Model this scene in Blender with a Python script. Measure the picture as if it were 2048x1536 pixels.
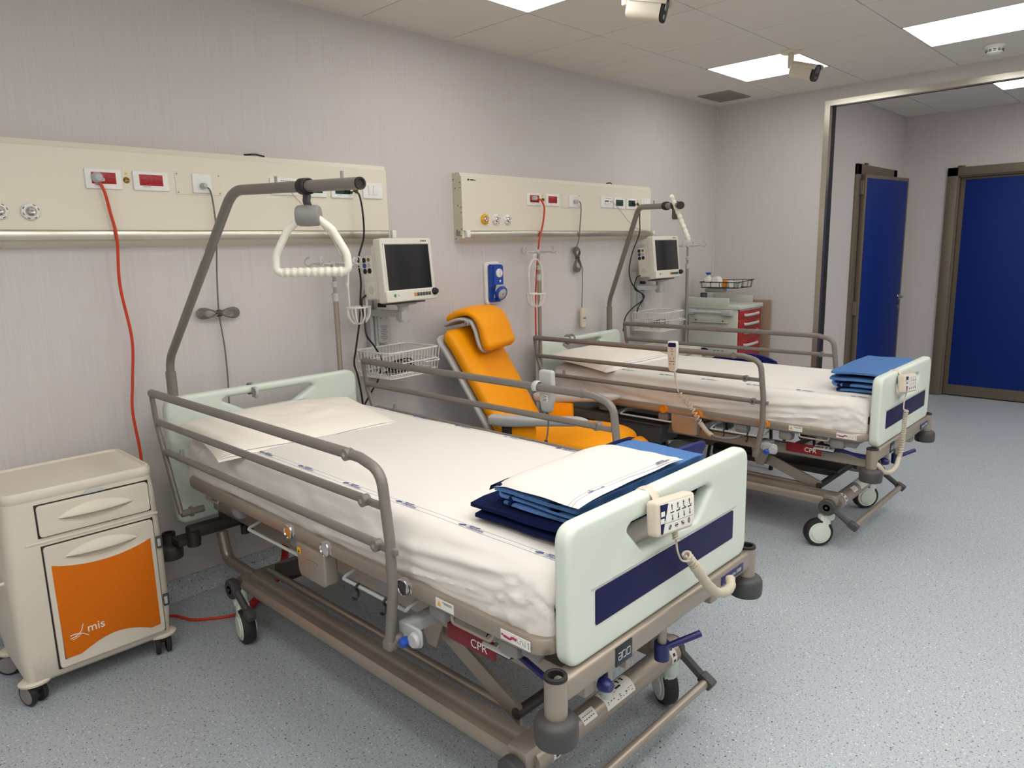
import bpy, bmesh, math, random
from mathutils import Vector, Matrix, noise
random.seed(7)
PI = math.pi
S = bpy.context.scene
COL = S.collection
for o in list(bpy.data.objects): bpy.data.objects.remove(o)

# ---------------------------------------------------------------- camera, world, exposure
cd = bpy.data.cameras.new('camera'); cam = bpy.data.objects.new('camera', cd); COL.objects.link(cam)
cd.sensor_width = 36; cd.sensor_fit = 'HORIZONTAL'; cd.lens = 36*1435.85/2048; cd.clip_start = .02
right = Vector((0.69556219, -0.71805918, -0.02417123))
down = Vector((-0.14890764, -0.11116673, -0.98258255))
fwd = Vector((0.70286538, 0.68704656, -0.18424787))
cam.matrix_world = Matrix(((right.x, -down.x, -fwd.x, 0), (right.y, -down.y, -fwd.y, -3.286), (right.z, -down.z, -fwd.z, 1.54), (0, 0, 0, 1)))
S.camera = cam
w = bpy.data.worlds.new('world'); S.world = w; w.use_nodes = True
w.node_tree.nodes['Background'].inputs[0].default_value = (.75, .8, .9, 1)
w.node_tree.nodes['Background'].inputs[1].default_value = .02
S.view_settings.view_transform = 'Standard'; S.view_settings.look = 'None'
S.view_settings.gamma = 1; S.view_settings.use_curve_mapping = False
S.view_settings.exposure = 0.0
LAMP = 6.5            # radiance of the ceiling panels
LAMPCOL = (1, .982, .945)
HC = 2.72             # ceiling height

# ---------------------------------------------------------------- materials
def lin(c):
    def f(v):
        v /= 255
        return v/12.92 if v <= .04045 else ((v+.055)/1.055)**2.4
    return tuple(f(v) for v in c)
def mat(name, rgb, rough=.5, metal=0, spec=.5, var=0, vscale=30, bump=0, bscale=200, emit=None, coat=0, trans=0):
    m = bpy.data.materials.new(name); m.use_nodes = True
    nt = m.node_tree; b = nt.nodes['Principled BSDF']
    c = lin(rgb)
    b.inputs['Base Color'].default_value = (*c, 1)
    b.inputs['Roughness'].default_value = rough; b.inputs['Metallic'].default_value = metal
    b.inputs['Specular IOR Level'].default_value = spec
    if coat: b.inputs['Coat Weight'].default_value = coat
    if trans: b.inputs['Transmission Weight'].default_value = trans
    if emit:
        b.inputs['Emission Color'].default_value = (*emit[0], 1); b.inputs['Emission Strength'].default_value = emit[1]
    if var or bump:
        tc = nt.nodes.new('ShaderNodeTexCoord')
        if var:
            n = nt.nodes.new('ShaderNodeTexNoise'); n.inputs['Scale'].default_value = vscale; n.inputs['Detail'].default_value = 4
            nt.links.new(tc.outputs['Object'], n.inputs['Vector'])
            r = nt.nodes.new('ShaderNodeValToRGB')
            r.color_ramp.elements[0].position = .3; r.color_ramp.elements[1].position = .7
            r.color_ramp.elements[0].color = (*[v*(1-var) for v in c], 1); r.color_ramp.elements[1].color = (*[min(1, v*(1+var)) for v in c], 1)
            nt.links.new(n.outputs[0], r.inputs[0]); nt.links.new(r.outputs[0], b.inputs['Base Color'])
        if bump:
            n2 = nt.nodes.new('ShaderNodeTexNoise'); n2.inputs['Scale'].default_value = bscale; n2.inputs['Detail'].default_value = 3
            nt.links.new(tc.outputs['Object'], n2.inputs['Vector'])
            bp = nt.nodes.new('ShaderNodeBump'); bp.inputs['Strength'].default_value = bump; bp.inputs['Distance'].default_value = .002
            nt.links.new(n2.outputs[0], bp.inputs['Height']); nt.links.new(bp.outputs[0], b.inputs['Normal'])
    return m
def wall_mat(name, rgb):
    m = mat(name, rgb, .62, spec=.35); nt = m.node_tree; b = nt.nodes['Principled BSDF']; c = lin(rgb)
    tc = nt.nodes.new('ShaderNodeTexCoord'); mp = nt.nodes.new('ShaderNodeMapping'); mp.inputs['Scale'].default_value = (130, 130, 3)
    n = nt.nodes.new('ShaderNodeTexNoise'); n.inputs['Scale'].default_value = 1; n.inputs['Detail'].default_value = 6; n.inputs['Roughness'].default_value = .65
    r = nt.nodes.new('ShaderNodeValToRGB'); r.color_ramp.elements[0].position = .3; r.color_ramp.elements[1].position = .72
    r.color_ramp.elements[0].color = (*[v*.945 for v in c], 1); r.color_ramp.elements[1].color = (*[min(1, v*1.045) for v in c], 1)
    bp = nt.nodes.new('ShaderNodeBump'); bp.inputs['Strength'].default_value = .12; bp.inputs['Distance'].default_value = .001
    L = nt.links
    L.new(tc.outputs['Object'], mp.inputs[0]); L.new(mp.outputs[0], n.inputs['Vector']); L.new(n.outputs[0], r.inputs[0])
    L.new(r.outputs[0], b.inputs['Base Color']); L.new(n.outputs[0], bp.inputs['Height']); L.new(bp.outputs[0], b.inputs['Normal'])
    return m
def floor_mat():
    m = mat('speckled_vinyl', (164, 171, 178), .38, spec=.4); nt = m.node_tree; b = nt.nodes['Principled BSDF']; L = nt.links
    tc = nt.nodes.new('ShaderNodeTexCoord')
    def nz(scale, det, off):
        mp = nt.nodes.new('ShaderNodeMapping'); mp.inputs['Location'].default_value = off
        n = nt.nodes.new('ShaderNodeTexNoise'); n.inputs['Scale'].default_value = scale; n.inputs['Detail'].default_value = det
        L.new(tc.outputs['Object'], mp.inputs[0]); L.new(mp.outputs[0], n.inputs['Vector']); return n
    def ramp(a, c):
        r = nt.nodes.new('ShaderNodeValToRGB'); r.color_ramp.elements[0].position = a; r.color_ramp.elements[1].position = c; return r
    def mix(f, a, c):
        x = nt.nodes.new('ShaderNodeMix'); x.data_type = 'RGBA'
        L.new(f, x.inputs['Factor'])
        for s, v in ((6, a), (7, c)):
            if isinstance(v, tuple): x.inputs[s].default_value = (*lin(v), 1)
            else: L.new(v, x.inputs[s])
        return x.outputs[2]
    g = nz(150, 3, (0, 0, 0)); rg = ramp(.3, .7); L.new(g.outputs[0], rg.inputs[0])
    base = mix(rg.outputs[0], (166, 174, 180), (186, 193, 198))
    lt = nz(115, 1.5, (3, 1, 0)); rl = ramp(.66, .69); L.new(lt.outputs[0], rl.inputs[0])
    c1 = mix(rl.outputs[0], base, (228, 231, 233))
    md = nz(125, 1.5, (7, 9, 0)); rm = ramp(.635, .655); L.new(md.outputs[0], rm.inputs[0])
    c2 = mix(rm.outputs[0], c1, (138, 146, 153))
    dk = nz(120, 1.5, (13, 4, 0)); rd = ramp(.67, .685); L.new(dk.outputs[0], rd.inputs[0])
    c3 = mix(rd.outputs[0], c2, (56, 60, 66))
    L.new(c3, b.inputs['Base Color'])
    bp = nt.nodes.new('ShaderNodeBump'); bp.inputs['Strength'].default_value = .08; bp.inputs['Distance'].default_value = .001
    L.new(g.outputs[0], bp.inputs['Height']); L.new(bp.outputs[0], b.inputs['Normal'])
    return m
def sheet_mat(name, rgb, lines, axis=0, var=.015):
    """cloth with thin printed lines at |coordinate| = given values"""
    m = mat(name, rgb, .85, spec=.2, bump=.25, bscale=900); nt = m.node_tree; b = nt.nodes['Principled BSDF']; L = nt.links
    tc = nt.nodes.new('ShaderNodeTexCoord'); sp = nt.nodes.new('ShaderNodeSeparateXYZ'); L.new(tc.outputs['Object'], sp.inputs[0])
    ab = nt.nodes.new('ShaderNodeMath'); ab.operation = 'ABSOLUTE'; L.new(sp.outputs[axis], ab.inputs[0])
    prev = None
    for v in lines:
        k = nt.nodes.new('ShaderNodeMath'); k.operation = 'COMPARE'; k.inputs[1].default_value = v; k.inputs[2].default_value = .0006
        L.new(ab.outputs[0], k.inputs[0])
        if prev is None: prev = k
        else:
            a = nt.nodes.new('ShaderNodeMath'); a.operation = 'MAXIMUM'; L.new(prev.outputs[0], a.inputs[0]); L.new(k.outputs[0], a.inputs[1]); prev = a
    x = nt.nodes.new('ShaderNodeMix'); x.data_type = 'RGBA'
    x.inputs[6].default_value = (*lin(rgb), 1); x.inputs[7].default_value = (*lin((70, 84, 130)), 1)
    L.new(prev.outputs[0], x.inputs['Factor']); L.new(x.outputs[2], b.inputs['Base Color'])
    return m

M = {}
M['wall'] = wall_mat('wall_vinyl', (208, 202, 200))
M['floor'] = floor_mat()
M['tile'] = mat('ceiling_tile', (228, 222, 213), .8, spec=.2, var=.015, vscale=8)
M['gap'] = mat('ceiling_gap', (40, 36, 32), .9)
M['lamp'] = mat('lamp_diffuser', (250, 250, 250), .5, emit=(LAMPCOL, LAMP))
M['steel'] = mat('brushed_steel', (205, 200, 186), .28, 1, var=.06, vscale=6)
M['chrome'] = mat('chrome', (215, 212, 208), .15, 1)
M['taupe'] = mat('taupe_metal', (164, 153, 140), .34, .5, var=.03, vscale=12)
M['rail'] = mat('grey_rail_paint', (126, 119, 113), .36, .1, spec=.45)
M['pole'] = mat('grey_pole_paint', (128, 121, 113), .36, .15)
M['dkmetal'] = mat('dark_frame', (62, 60, 58), .5, .2)
M['green'] = mat('pale_green_plastic', (216, 226, 214), .42, var=.01, vscale=5)
M['navy'] = mat('navy_panel', (22, 25, 74), .5, spec=.22)
M['navyp'] = mat('navy_plastic', (30, 34, 96), .35)
M['blue'] = mat('blue_plastic', (28, 72, 165), .38)
M['tealplate'] = mat('dark_teal_plate', (16, 36, 46), .45)
M['black'] = mat('black_rubber', (32, 31, 31), .6)
M['dkgrey'] = mat('dark_grey_plastic', (70, 69, 69), .5)
M['grey'] = mat('grey_plastic', (140, 138, 135), .5)
M['ltgrey'] = mat('light_grey_plastic', (186, 187, 185), .45)
M['white'] = mat('white_plastic', (236, 235, 230), .4)
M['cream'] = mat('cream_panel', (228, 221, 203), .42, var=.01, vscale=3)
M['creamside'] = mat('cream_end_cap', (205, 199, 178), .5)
M['cab'] = mat('beige_cabinet_plastic', (218, 209, 192), .45, var=.012, vscale=6)
M['orange'] = mat('orange_laminate', (214, 108, 4), .5, spec=.25, var=.03, vscale=120)
M['amber'] = mat('amber_plastic', (220, 135, 30), .35)
M['leather'] = mat('yellow_orange_leatherette', (250, 160, 0), .5, spec=.25, var=.015, vscale=10, bump=.15, bscale=260)
M['red'] = mat('red_plastic', (165, 24, 26), .4)
M['cpr'] = mat('dark_red_plastic', (128, 20, 32), .4)
M['sockred'] = mat('red_socket', (170, 16, 24), .35)
M['sockgreen'] = mat('dark_green_socket', (14, 56, 44), .35)
M['beige'] = mat('beige_handset', (214, 200, 182), .45)
M['offwhite'] = mat('off_white_monitor', (222, 218, 206), .42)
M['handle'] = mat('trapeze_plastic', (226, 222, 208), .45)
M['screen'] = mat('black_screen', (26, 27, 29), .22)
M['orcable'] = mat('orange_cable', (205, 62, 28), .45)
M['redcable'] = mat('red_cable', (190, 40, 34), .45)
M['gcable'] = mat('grey_cable', (112, 110, 108), .5)
M['bkcable'] = mat('black_cable', (24, 24, 25), .45)
M['bcable'] = mat('beige_cable', (198, 187, 168), .5)
M['chairblue'] = mat('navy_chair_plastic', (34, 38, 112), .42, spec=.3)
M['doorblue'] = mat('blue_door_laminate', (10, 42, 118), .5, spec=.25, var=.04, vscale=300)
M['doorframe'] = mat('bronze_grey_frame', (120, 108, 92), .45, .3)
M['wood'] = mat('brown_board', (150, 124, 104), .5, var=.12, vscale=14)
M['sticker'] = mat('white_sticker', (232, 230, 222), .5)
M['ink'] = mat('black_ink', (30, 30, 32), .6)
M['greyink'] = mat('grey_ink', (120, 120, 122), .6)
M['blueink'] = mat('blue_ink', (62, 80, 140), .7)
M['magenta'] = mat('magenta_ink', (150, 28, 74), .6)
M['yellow'] = mat('yellow_sticker', (240, 180, 20), .5)
M['brass'] = mat('brass', (150, 130, 70), .3, 1)
M['yelring'] = mat('yellow_ring', (232, 176, 30), .4)
M['sheet'] = sheet_mat('white_sheet', (231, 226, 219), [.352, .366])
M['pillow'] = sheet_mat('pillow_cotton', (241, 233, 222), [.222, .232], axis=1)
M['fsheet'] = sheet_mat('folded_sheet_cotton', (224, 219, 212), [.132, .144], axis=1)
def wool(name, rgb): return mat(name, rgb, .95, spec=.1, var=.16, vscale=260, bump=.8, bscale=420)
M['woolblue'] = wool('blue_wool', (84, 122, 176))
M['woolnavy'] = wool('navy_wool', (20, 28, 66))
M['wire'] = mat('white_coated_wire', (228, 226, 220), .4)
M['tub'] = mat('dark_tub', (72, 72, 74), .5)
M['trolley'] = mat('grey_green_trolley', (196, 198, 186), .45)
M['cctv'] = mat('cctv_white', (226, 218, 200), .4)
M['vent'] = mat('vent_grey', (150, 146, 138), .6)
M['clear'] = mat('grey_clear_lens', (70, 72, 76), .15)

# ---------------------------------------------------------------- mesh builder
def frame(o, x, y):
    x = Vector(x).normalized(); z = x.cross(Vector(y)).normalized(); y = z.cross(x)
    return Matrix(((x.x, y.x, z.x, o[0]), (x.y, y.y, z.y, o[1]), (x.z, y.z, z.z, o[2]), (0, 0, 0, 1)))
def tf(loc=(0, 0, 0), rz=0, rx=0, ry=0):
    return Matrix.Translation(loc) @ Matrix.Rotation(rz, 4, 'Z') @ Matrix.Rotation(ry, 4, 'Y') @ Matrix.Rotation(rx, 4, 'X')
def fil(pts, rad, k=5, closed=False):
    """round the corners of a polyline"""
    P = [Vector(p) for p in pts]; n = len(P); out = []
    for i in range(n):
        if not closed and i in (0, n-1): out.append(P[i]); continue
        a, b, c = P[i-1], P[i], P[(i+1) % n]
        r = rad[i] if isinstance(rad, (list, tuple)) else rad
        d1 = (a-b); d2 = (c-b)
        if r <= 0 or d1.length < 1e-6 or d2.length < 1e-6: out.append(b); continue
        ang = d1.angle(d2)
        if ang > PI-.02: out.append(b); continue
        t = min(r/math.tan(ang/2), d1.length*.48, d2.length*.48)
        p1 = b+d1.normalized()*t; p2 = b+d2.normalized()*t
        for j in range(k+1):
            s = j/k; out.append((1-s)**2*p1+2*s*(1-s)*b+s*s*p2)
    return out
def spl(pts, k=8):
    """Catmull-Rom through points"""
    P = [Vector(p) for p in pts]; P = [2*P[0]-P[1]]+P+[2*P[-1]-P[-2]]; out = []
    for i in range(1, len(P)-2):
        a, b, c, d = P[i-1:i+3]
        for j in range(k):
            t = j/k
            out.append(.5*((2*b)+(c-a)*t+(2*a-5*b+4*c-d)*t*t+(3*b-a-3*c+d)*t**3))
    out.append(P[-2]); return out
def rrect(w, h, r, k=5, cx=0, cy=0):
    return [(p.x, p.y) for p in fil([(cx-w/2, cy-h/2, 0), (cx+w/2, cy-h/2, 0), (cx+w/2, cy+h/2, 0), (cx-w/2, cy+h/2, 0)], r, k, True)]
class B:
    def __init__(s): s.bm = bmesh.new(); s.mi = 0
    def merge(s, t, m=None):
        if m is not None: bmesh.ops.transform(t, matrix=m, verts=t.verts)
        for f in t.faces: f.material_index = s.mi
        me = bpy.data.meshes.new('t'); t.to_mesh(me); t.free(); s.bm.from_mesh(me); bpy.data.meshes.remove(me); return s
    def box(s, c, d, bev=0, m=None, seg=2):
        t = bmesh.new(); bmesh.ops.create_cube(t, size=1); bmesh.ops.scale(t, vec=d, verts=t.verts)
        if bev: bmesh.ops.bevel(t, geom=t.edges[:], offset=min(bev, min(d)*.49), segments=seg, profile=.5, affect='EDGES')
        mm = Matrix.Translation(c)
        return s.merge(t, mm if m is None else m @ mm)
    def bx(s, a, b, bev=0, seg=2):
        a, b = Vector(a), Vector(b); return s.box((a+b)/2, [abs(v) for v in (b-a)], bev, None, seg)
    def tube(s, pts, r, n=10, closed=False, flat=None):
        P = [Vector(p) for p in pts]
        Q = [P[0]]
        for p in P[1:]:
            if (p-Q[-1]).length > 1e-6: Q.append(p)
        P = Q; N = len(P); t = bmesh.new(); rings = []
        def tan(i):
            if closed: d = P[(i+1) % N]-P[i-1]
            else: d = P[min(i+1, N-1)]-P[max(i-1, 0)]
            return d.normalized() if d.length > 1e-9 else Vector((0, 0, 1))
        t0 = tan(0); up = Vector((0, 0, 1)) if abs(t0.z) < .9 else Vector((1, 0, 0))
        nrm = (up-t0*up.dot(t0)).normalized()
        for i in range(N):
            d = tan(i); nrm = nrm-d*nrm.dot(d)
            nrm = nrm.normalized() if nrm.length > 1e-6 else d.orthogonal().normalized()
            bn = d.cross(nrm); rr = r[i] if isinstance(r, (list, tuple)) else r
            fl = flat or 1
            rings.append([t.verts.new(P[i]+nrm*math.cos(2*PI*j/n)*rr*fl+bn*math.sin(2*PI*j/n)*rr) for j in range(n)])
        for i in range(N if closed else N-1):
            a, b = rings[i], rings[(i+1) % N]
            for j in range(n): t.faces.new((a[j], a[(j+1) % n], b[(j+1) % n], b[j]))
        if not closed:
            t.faces.new(rings[0][::-1]); t.faces.new(rings[-1])
        return s.merge(t)
    def sweep(s, pts, prof, closed=False):
        """profile (side, up) swept along a path, up stays world Z"""
        P = [Vector(p) for p in pts]; N = len(P); t = bmesh.new(); rings = []
        for i in range(N):
            if closed: d = (P[(i+1) % N]-P[i]).normalized()+(P[i]-P[i-1]).normalized()
            else: d = P[min(i+1, N-1)]-P[max(i-1, 0)]
            d.normalize(); sd = d.cross(Vector((0, 0, 1))).normalized()
            rings.append([t.verts.new(P[i]+sd*a+Vector((0, 0, b))) for a, b in prof])
        n = len(prof)
        for i in range(N if closed else N-1):
            a, b = rings[i], rings[(i+1) % N]
            for j in range(n): t.faces.new((a[j], a[(j+1) % n], b[(j+1) % n], b[j]))
        if not closed: t.faces.new(rings[0][::-1]); t.faces.new(rings[-1])
        bmesh.ops.recalc_face_normals(t, faces=t.faces)
        return s.merge(t)
    def cyl(s, a, b, r, n=16, r2=None):
        return s.tube([a, b], [r, r if r2 is None else r2], n)
    def lathe(s, prof, m=None, n=24):
        t = bmesh.new(); rings = []
        for r, z in prof:
            if r < 1e-6: rings.append([t.verts.new((0, 0, z))])
            else: rings.append([t.verts.new((r*math.cos(2*PI*j/n), r*math.sin(2*PI*j/n), z)) for j in range(n)])
        for a, b in zip(rings, rings[1:]):
            for j in range(n):
                q = [a[j % len(a)], a[(j+1) % len(a)], b[(j+1) % len(b)], b[j % len(b)]]
                q = [v for i, v in enumerate(q) if v not in q[:i]]
                if len(q) > 2: t.faces.new(q)
        bmesh.ops.recalc_face_normals(t, faces=t.faces)
        return s.merge(t, m)
    def shape(s, outs, depth, bev=0, m=None, res=2):
        """filled 2-D outline(s) given a thickness (centred) with rounded rims"""
        cu = bpy.data.curves.new('c', 'CURVE'); cu.dimensions = '2D'; cu.fill_mode = 'BOTH'
        cu.extrude = max(depth/2-bev, 0); cu.bevel_depth = bev; cu.bevel_resolution = res; cu.offset = -bev
        for o in outs:
            sp = cu.splines.new('POLY'); sp.points.add(len(o)-1); sp.use_cyclic_u = True
            for p, q in zip(sp.points, o): p.co = (q[0], q[1], 0, 1)
        return s.curve(cu, m)
    def curve(s, cu, m=None):
        ob = bpy.data.objects.new('c', cu); me = bpy.data.meshes.new_from_object(ob)
        t = bmesh.new(); t.from_mesh(me); bmesh.ops.remove_doubles(t, verts=t.verts, dist=1e-6)
        bpy.data.objects.remove(ob); bpy.data.curves.remove(cu); bpy.data.meshes.remove(me)
        return s.merge(t, m)
    def text(s, body, size, m, ext=.0004, align='CENTER', shear=0, spacing=1):
        cu = bpy.data.curves.new('t', 'FONT'); cu.body = body; cu.size = size; cu.extrude = ext; cu.shear = shear
        cu.align_x = align; cu.align_y = 'CENTER'; cu.resolution_u = 3; cu.space_character = spacing
        return s.curve(cu, m)
    def grid(s, f, nu, nv, closed_u=False):
        """surface f(i,j) -> point"""
        t = bmesh.new(); V = [[t.verts.new(f(i, j)) for j in range(nv)] for i in range(nu)]
        for i in range(nu if closed_u else nu-1):
            for j in range(nv-1):
                t.faces.new((V[i][j], V[(i+1) % nu][j], V[(i+1) % nu][j+1], V[i][j+1]))
        return s.merge(t)
    def faces(s, pts, fs):
        t = bmesh.new(); v = [t.verts.new(p) for p in pts]
        for f in fs: t.faces.new([v[i] for i in f])
        return s.merge(t)
    def obj(s, name, mats, parent=None, ang=38, solid=0, sub=0, **kw):
        me = bpy.data.meshes.new(name); bmesh.ops.remove_doubles(s.bm, verts=s.bm.verts, dist=1e-7)
        s.bm.to_mesh(me); s.bm.free()
        for m in (mats if isinstance(mats, (list, tuple)) else [mats]): me.materials.append(M[m])
        me.polygons.foreach_set('use_smooth', [True]*len(me.polygons))
        me.set_sharp_from_angle(angle=math.radians(ang))
        o = bpy.data.objects.new(name, me); COL.objects.link(o)
        if parent: o.parent = parent
        if solid:
            md = o.modifiers.new('solid', 'SOLIDIFY'); md.thickness = solid; md.offset = 0
        if sub:
            md = o.modifiers.new('sub', 'SUBSURF'); md.levels = sub; md.render_levels = sub
        return tag(o, **kw)
def tag(o, label=None, cat=None, group=None, kind=None):
    if label: o['label'] = label
    if cat: o['category'] = cat
    if group: o['group'] = group
    if kind: o['kind'] = kind
    return o
def thing(name, label, cat, loc=(0, 0, 0), rz=0, group=None, kind=None):
    o = bpy.data.objects.new(name, None); COL.objects.link(o); o.empty_display_size = .05
    o.location = loc; o.rotation_euler = (0, 0, rz)
    return tag(o, label, cat, group, kind)
def coil(path, R, turns, r, n=6, seg=10):
    """helix of radius R round a path"""
    P = [Vector(p) for p in path]; L = [0]
    for a, b in zip(P, P[1:]): L.append(L[-1]+(b-a).length)
    tot = int(turns*seg); out = []; nrm = None
    for i in range(tot+1):
        s = i/tot*L[-1]; k = 0
        while k < len(L)-2 and L[k+1] < s: k += 1
        d = (P[k+1]-P[k]).normalized(); p = P[k]+d*(s-L[k])
        if nrm is None: nrm = d.orthogonal().normalized()
        nrm = (nrm-d*nrm.dot(d)).normalized(); bn = d.cross(nrm); a = 2*PI*i/seg
        out.append(p+nrm*math.cos(a)*R+bn*math.sin(a)*R)
    return out
# ================================================================ the room
GX, GP, GY0, GQ = 2.907, .597, -.62, .612
XL, XR, YF = -1.9, 6.0, -6.2
def struct(b, name, m, **kw): return b.obj(name, m, kind='structure', **kw)
b = B(); b.bx((XL-.2, YF-.2, -.1), (8.3, .15, 0)); struct(b, 'floor', 'floor')
b = B(); b.bx((XL-.1, 0, 0), (XR+.12, .12, HC+.1)); struct(b, 'wall_back', 'wall')
b = B(); b.bx((XR, -.97, 0), (XR+.12, 0, HC+.1)); b.bx((XR, -4.2, 2.60), (XR+.12, -.97, HC+.1)); b.bx((XR, YF, 0), (XR+.12, -4.2, HC+.1))
struct(b, 'wall_right', 'wall')
b = B(); b.bx((XL-.12, YF, 0), (XL, 0, HC+.1)); struct(b, 'wall_left', 'wall')
b = B(); b.bx((XL-.12, YF-.12, 0), (XR+.12, YF, HC+.1)); struct(b, 'wall_front', 'wall')
# anteroom beyond the wide opening
b = B(); b.bx((XR+.12, -.935, 0), (6.82, -.835, HC+.1)); b.bx((7.72, -.935, 0), (8.2, -.835, HC+.1)); b.bx((6.82, -.935, 2.12), (7.72, -.835, HC+.1))
b.bx((6.7, -.30, 0), (7.9, -.26, HC)); struct(b, 'wall_anteroom_left', 'wall')
b = B(); b.bx((8.04, -1.43, 0), (8.16, -.835, HC+.1)); b.bx((8.04, -2.75, 2.12), (8.16, -1.43, HC+.1)); b.bx((8.04, -5.1, 0), (8.16, -2.75, HC+.1))
struct(b, 'wall_anteroom_far', 'wall')
b = B(); b.bx((XR+.12, -5.2, 0), (8.16, -5.1, HC+.1)); struct(b, 'wall_anteroom_end', 'wall')
# coved vinyl skirting
cove = [(0, .085), (.006, .085), (.009, .05), (.018, .025), (.034, .009), (.055, .0008), (0, .0008)]
b = B(); b.sweep([(XL, 0, 0), (XR, 0, 0)], cove); struct(b, 'baseboard_back', 'floor')
b = B(); b.sweep([(XR, 0, 0), (XR, -.95, 0)], cove); struct(b, 'baseboard_right', 'floor')
b = B(); b.sweep([(8.04, -.935, 0), (8.04, -1.34, 0)], cove); struct(b, 'baseboard_anteroom', 'floor')
# steel edging round the opening
b = B(); b.bx((XR-.004, -.976, 0), (XR, -.934, 2.622)); b.bx((XR-.004, -4.2, 2.586), (XR, -.976, 2.622))
b.bx((XR-.004, -.976, 0), (XR+.05, -.972, 2.59)); b.bx((XR-.004, -4.2, 2.582), (XR+.05, -.976, 2.586)); struct(b, 'trim_1', 'steel')
b = B(); b.bx((XR+.05, -.978, 0), (XR+.12, -.97, 2.59)); b.bx((XR+.05, -4.2, 2.588), (XR+.12, -.976, 2.60)); struct(b, 'trim_dark_gap', 'black')  # black strip stands in for the dark gap beside the steel
# pale angle strips: wall / ceiling and the inner corner
b = B(); b.bx((XL, -.022, HC-.003), (XR, 0, HC+.002)); b.bx((XR-.022, YF, HC-.003), (XR, -.022, HC+.002)); struct(b, 'trim_3', 'tile')
b = B(); b.box((XR-.004, -.004, HC/2), (.014, .014, HC), .005); b.box((8.036, -.939, HC/2), (.012, .012, HC), .004); struct(b, 'trim_4', 'wall')

# ceiling of square metal tiles on a hidden grid, lamps take single cells
lamps = [(i, j) for i in (-1, 3) for j in (0, 2, 4, 6, 8)]+[(-5, j) for j in (2, 4, 6, 8)]+[(-3, j) for j in (2, 3, 4, 6)]+[(-7, j) for j in (2, 3, 4, 6)]+[(-5, 3), (1, 4), (1, 6), (3, 5)]  # after the assumed grid come unseen lamps added to brighten floor and walls
VENT = (5.46, -.395, 5.81, -.13)
xs = [XL]+[GX+GP*k for k in range(-8, 6) if XL < GX+GP*k < XR-.02]+[XR-.02]
ys = [-.02]+[GY0-GQ*k for k in range(0, 10) if GY0-GQ*k > YF]+[YF]
b = B(); g = .0026
def cell(x0, x1, y0, y1, z=HC): b.bx((x0+g, y1+g, z), (x1-g, y0-g, z+.018), .0012, 1)
for i in range(len(xs)-1):
    for j in range(len(ys)-1):
        k = round((xs[i]-GX)/GP); l = j-1
        if (k, l) in lamps and i > 0: continue
        cell(xs[i], xs[i+1], ys[j], ys[j+1])
ax = [XR+.12, 6.66, 7.257, 7.854, 8.04]; ay = [-.935, -1.255, -1.865, -2.475, -3.085, -3.695, -4.305, -5.1]
for i in range(4):
    for j in range(7):
        if (i, j) in ((1, 2), (1, 5), (2, 4)): continue
        cell(ax[i], ax[i+1], ay[j], ay[j+1])
b.mi = 1; b.bx((XL, YF, HC+.06), (8.1, 0, HC+.08)); struct(b, 'ceiling', ['tile', 'gap'])

def ceiling_light(x0, x1, y0, y1, label, group):
    t = thing('ceiling_light', label, 'light', ((x0+x1)/2, (y0+y1)/2, HC), 0, group)
    w, h = (x1-x0)/2-g, (y0-y1)/2-g
    q = B(); f = .008
    for s in (-1, 1):
        q.bx((s*w, -h, -.001), (s*(w-f), h, .02)); q.bx((-w, s*h, -.001), (w, s*(h-f), .02))
    q.obj('frame', 'white', t)
    q = B(); q.bx((-w+f, -h+f, .002), (w-f, h-f, .006)); q.obj('diffuser', 'lamp', t)
lab = {(-1, 0): 'square recessed ceiling lamp at the top edge above the nearest bed', (3, 0): 'square recessed ceiling lamp behind the farther ceiling camera',
       (3, 2): 'square recessed ceiling lamp at the upper right beside the smoke detector'}
for (k, l) in lamps:
    x0 = GX+GP*k; y0 = GY0-GQ*l
    ceiling_light(x0, x0+GP, y0, y0-GQ, lab.get((k, l), 'unseen square ceiling lamp, one of the assumed and added fill lamps over the camera side'), 'recessed lamps in the ward ceiling')
ceiling_light(6.66, 7.257, -1.865, -2.475, 'square ceiling lamp of the anteroom seen below the steel lintel', 'recessed lamps in the anteroom ceiling')
ceiling_light(7.257, 7.854, -3.085, -3.695, 'unseen square ceiling lamp added to brighten the anteroom', 'recessed lamps in the anteroom ceiling')  # extra lamp out of view, added for more light in the anteroom
ceiling_light(6.66, 7.257, -3.695, -4.305, 'square recessed ceiling lamp farther along the anteroom, out of view', 'recessed lamps in the anteroom ceiling')

# ---------------------------------------------------------------- doors
d = thing('door_1', 'narrow blue door standing slightly open in the anteroom side wall', 'door', (6.82, -.935, 0), kind='structure')
q = B()
q.bx((-.085, -.022, 0), (.012, 0, 2.2), .002); q.bx((.888, -.022, 0), (.985, 0, 2.2), .002); q.bx((-.085, -.022, 2.11), (.985, 0, 2.2), .002)
q.bx((.0, -.0, 0), (.012, .1, 2.12)); q.bx((.888, 0, 0), (.90, .1, 2.12)); q.obj('door_frame', 'doorframe', d)
a = math.radians(6.9); T = tf((.012, -.024, 0), -a)
q = B(); q.box((.43, -.02, 1.06), (.86, .04, 2.10), .003, T); leaf = q.obj('door_leaf', 'doorframe', d)
q = B(); q.box((.425, -.0415, 1.06), (.80, .004, 2.04), .001, T); q.obj('blue_panel', 'doorblue', leaf)
q = B(); q.box((.80, -.045, 1.0), (.05, .008, .05), .004, T); q.cyl(T @ Vector((.80, -.045, 1.0)), T @ Vector((.80, -.09, 1.0)), .011)
q.tube([T @ Vector(p) for p in fil([(.80, -.085, 1.0), (.76, -.09, 1.0), (.68, -.088, 1.0)], .02)], .010, 10)
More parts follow.
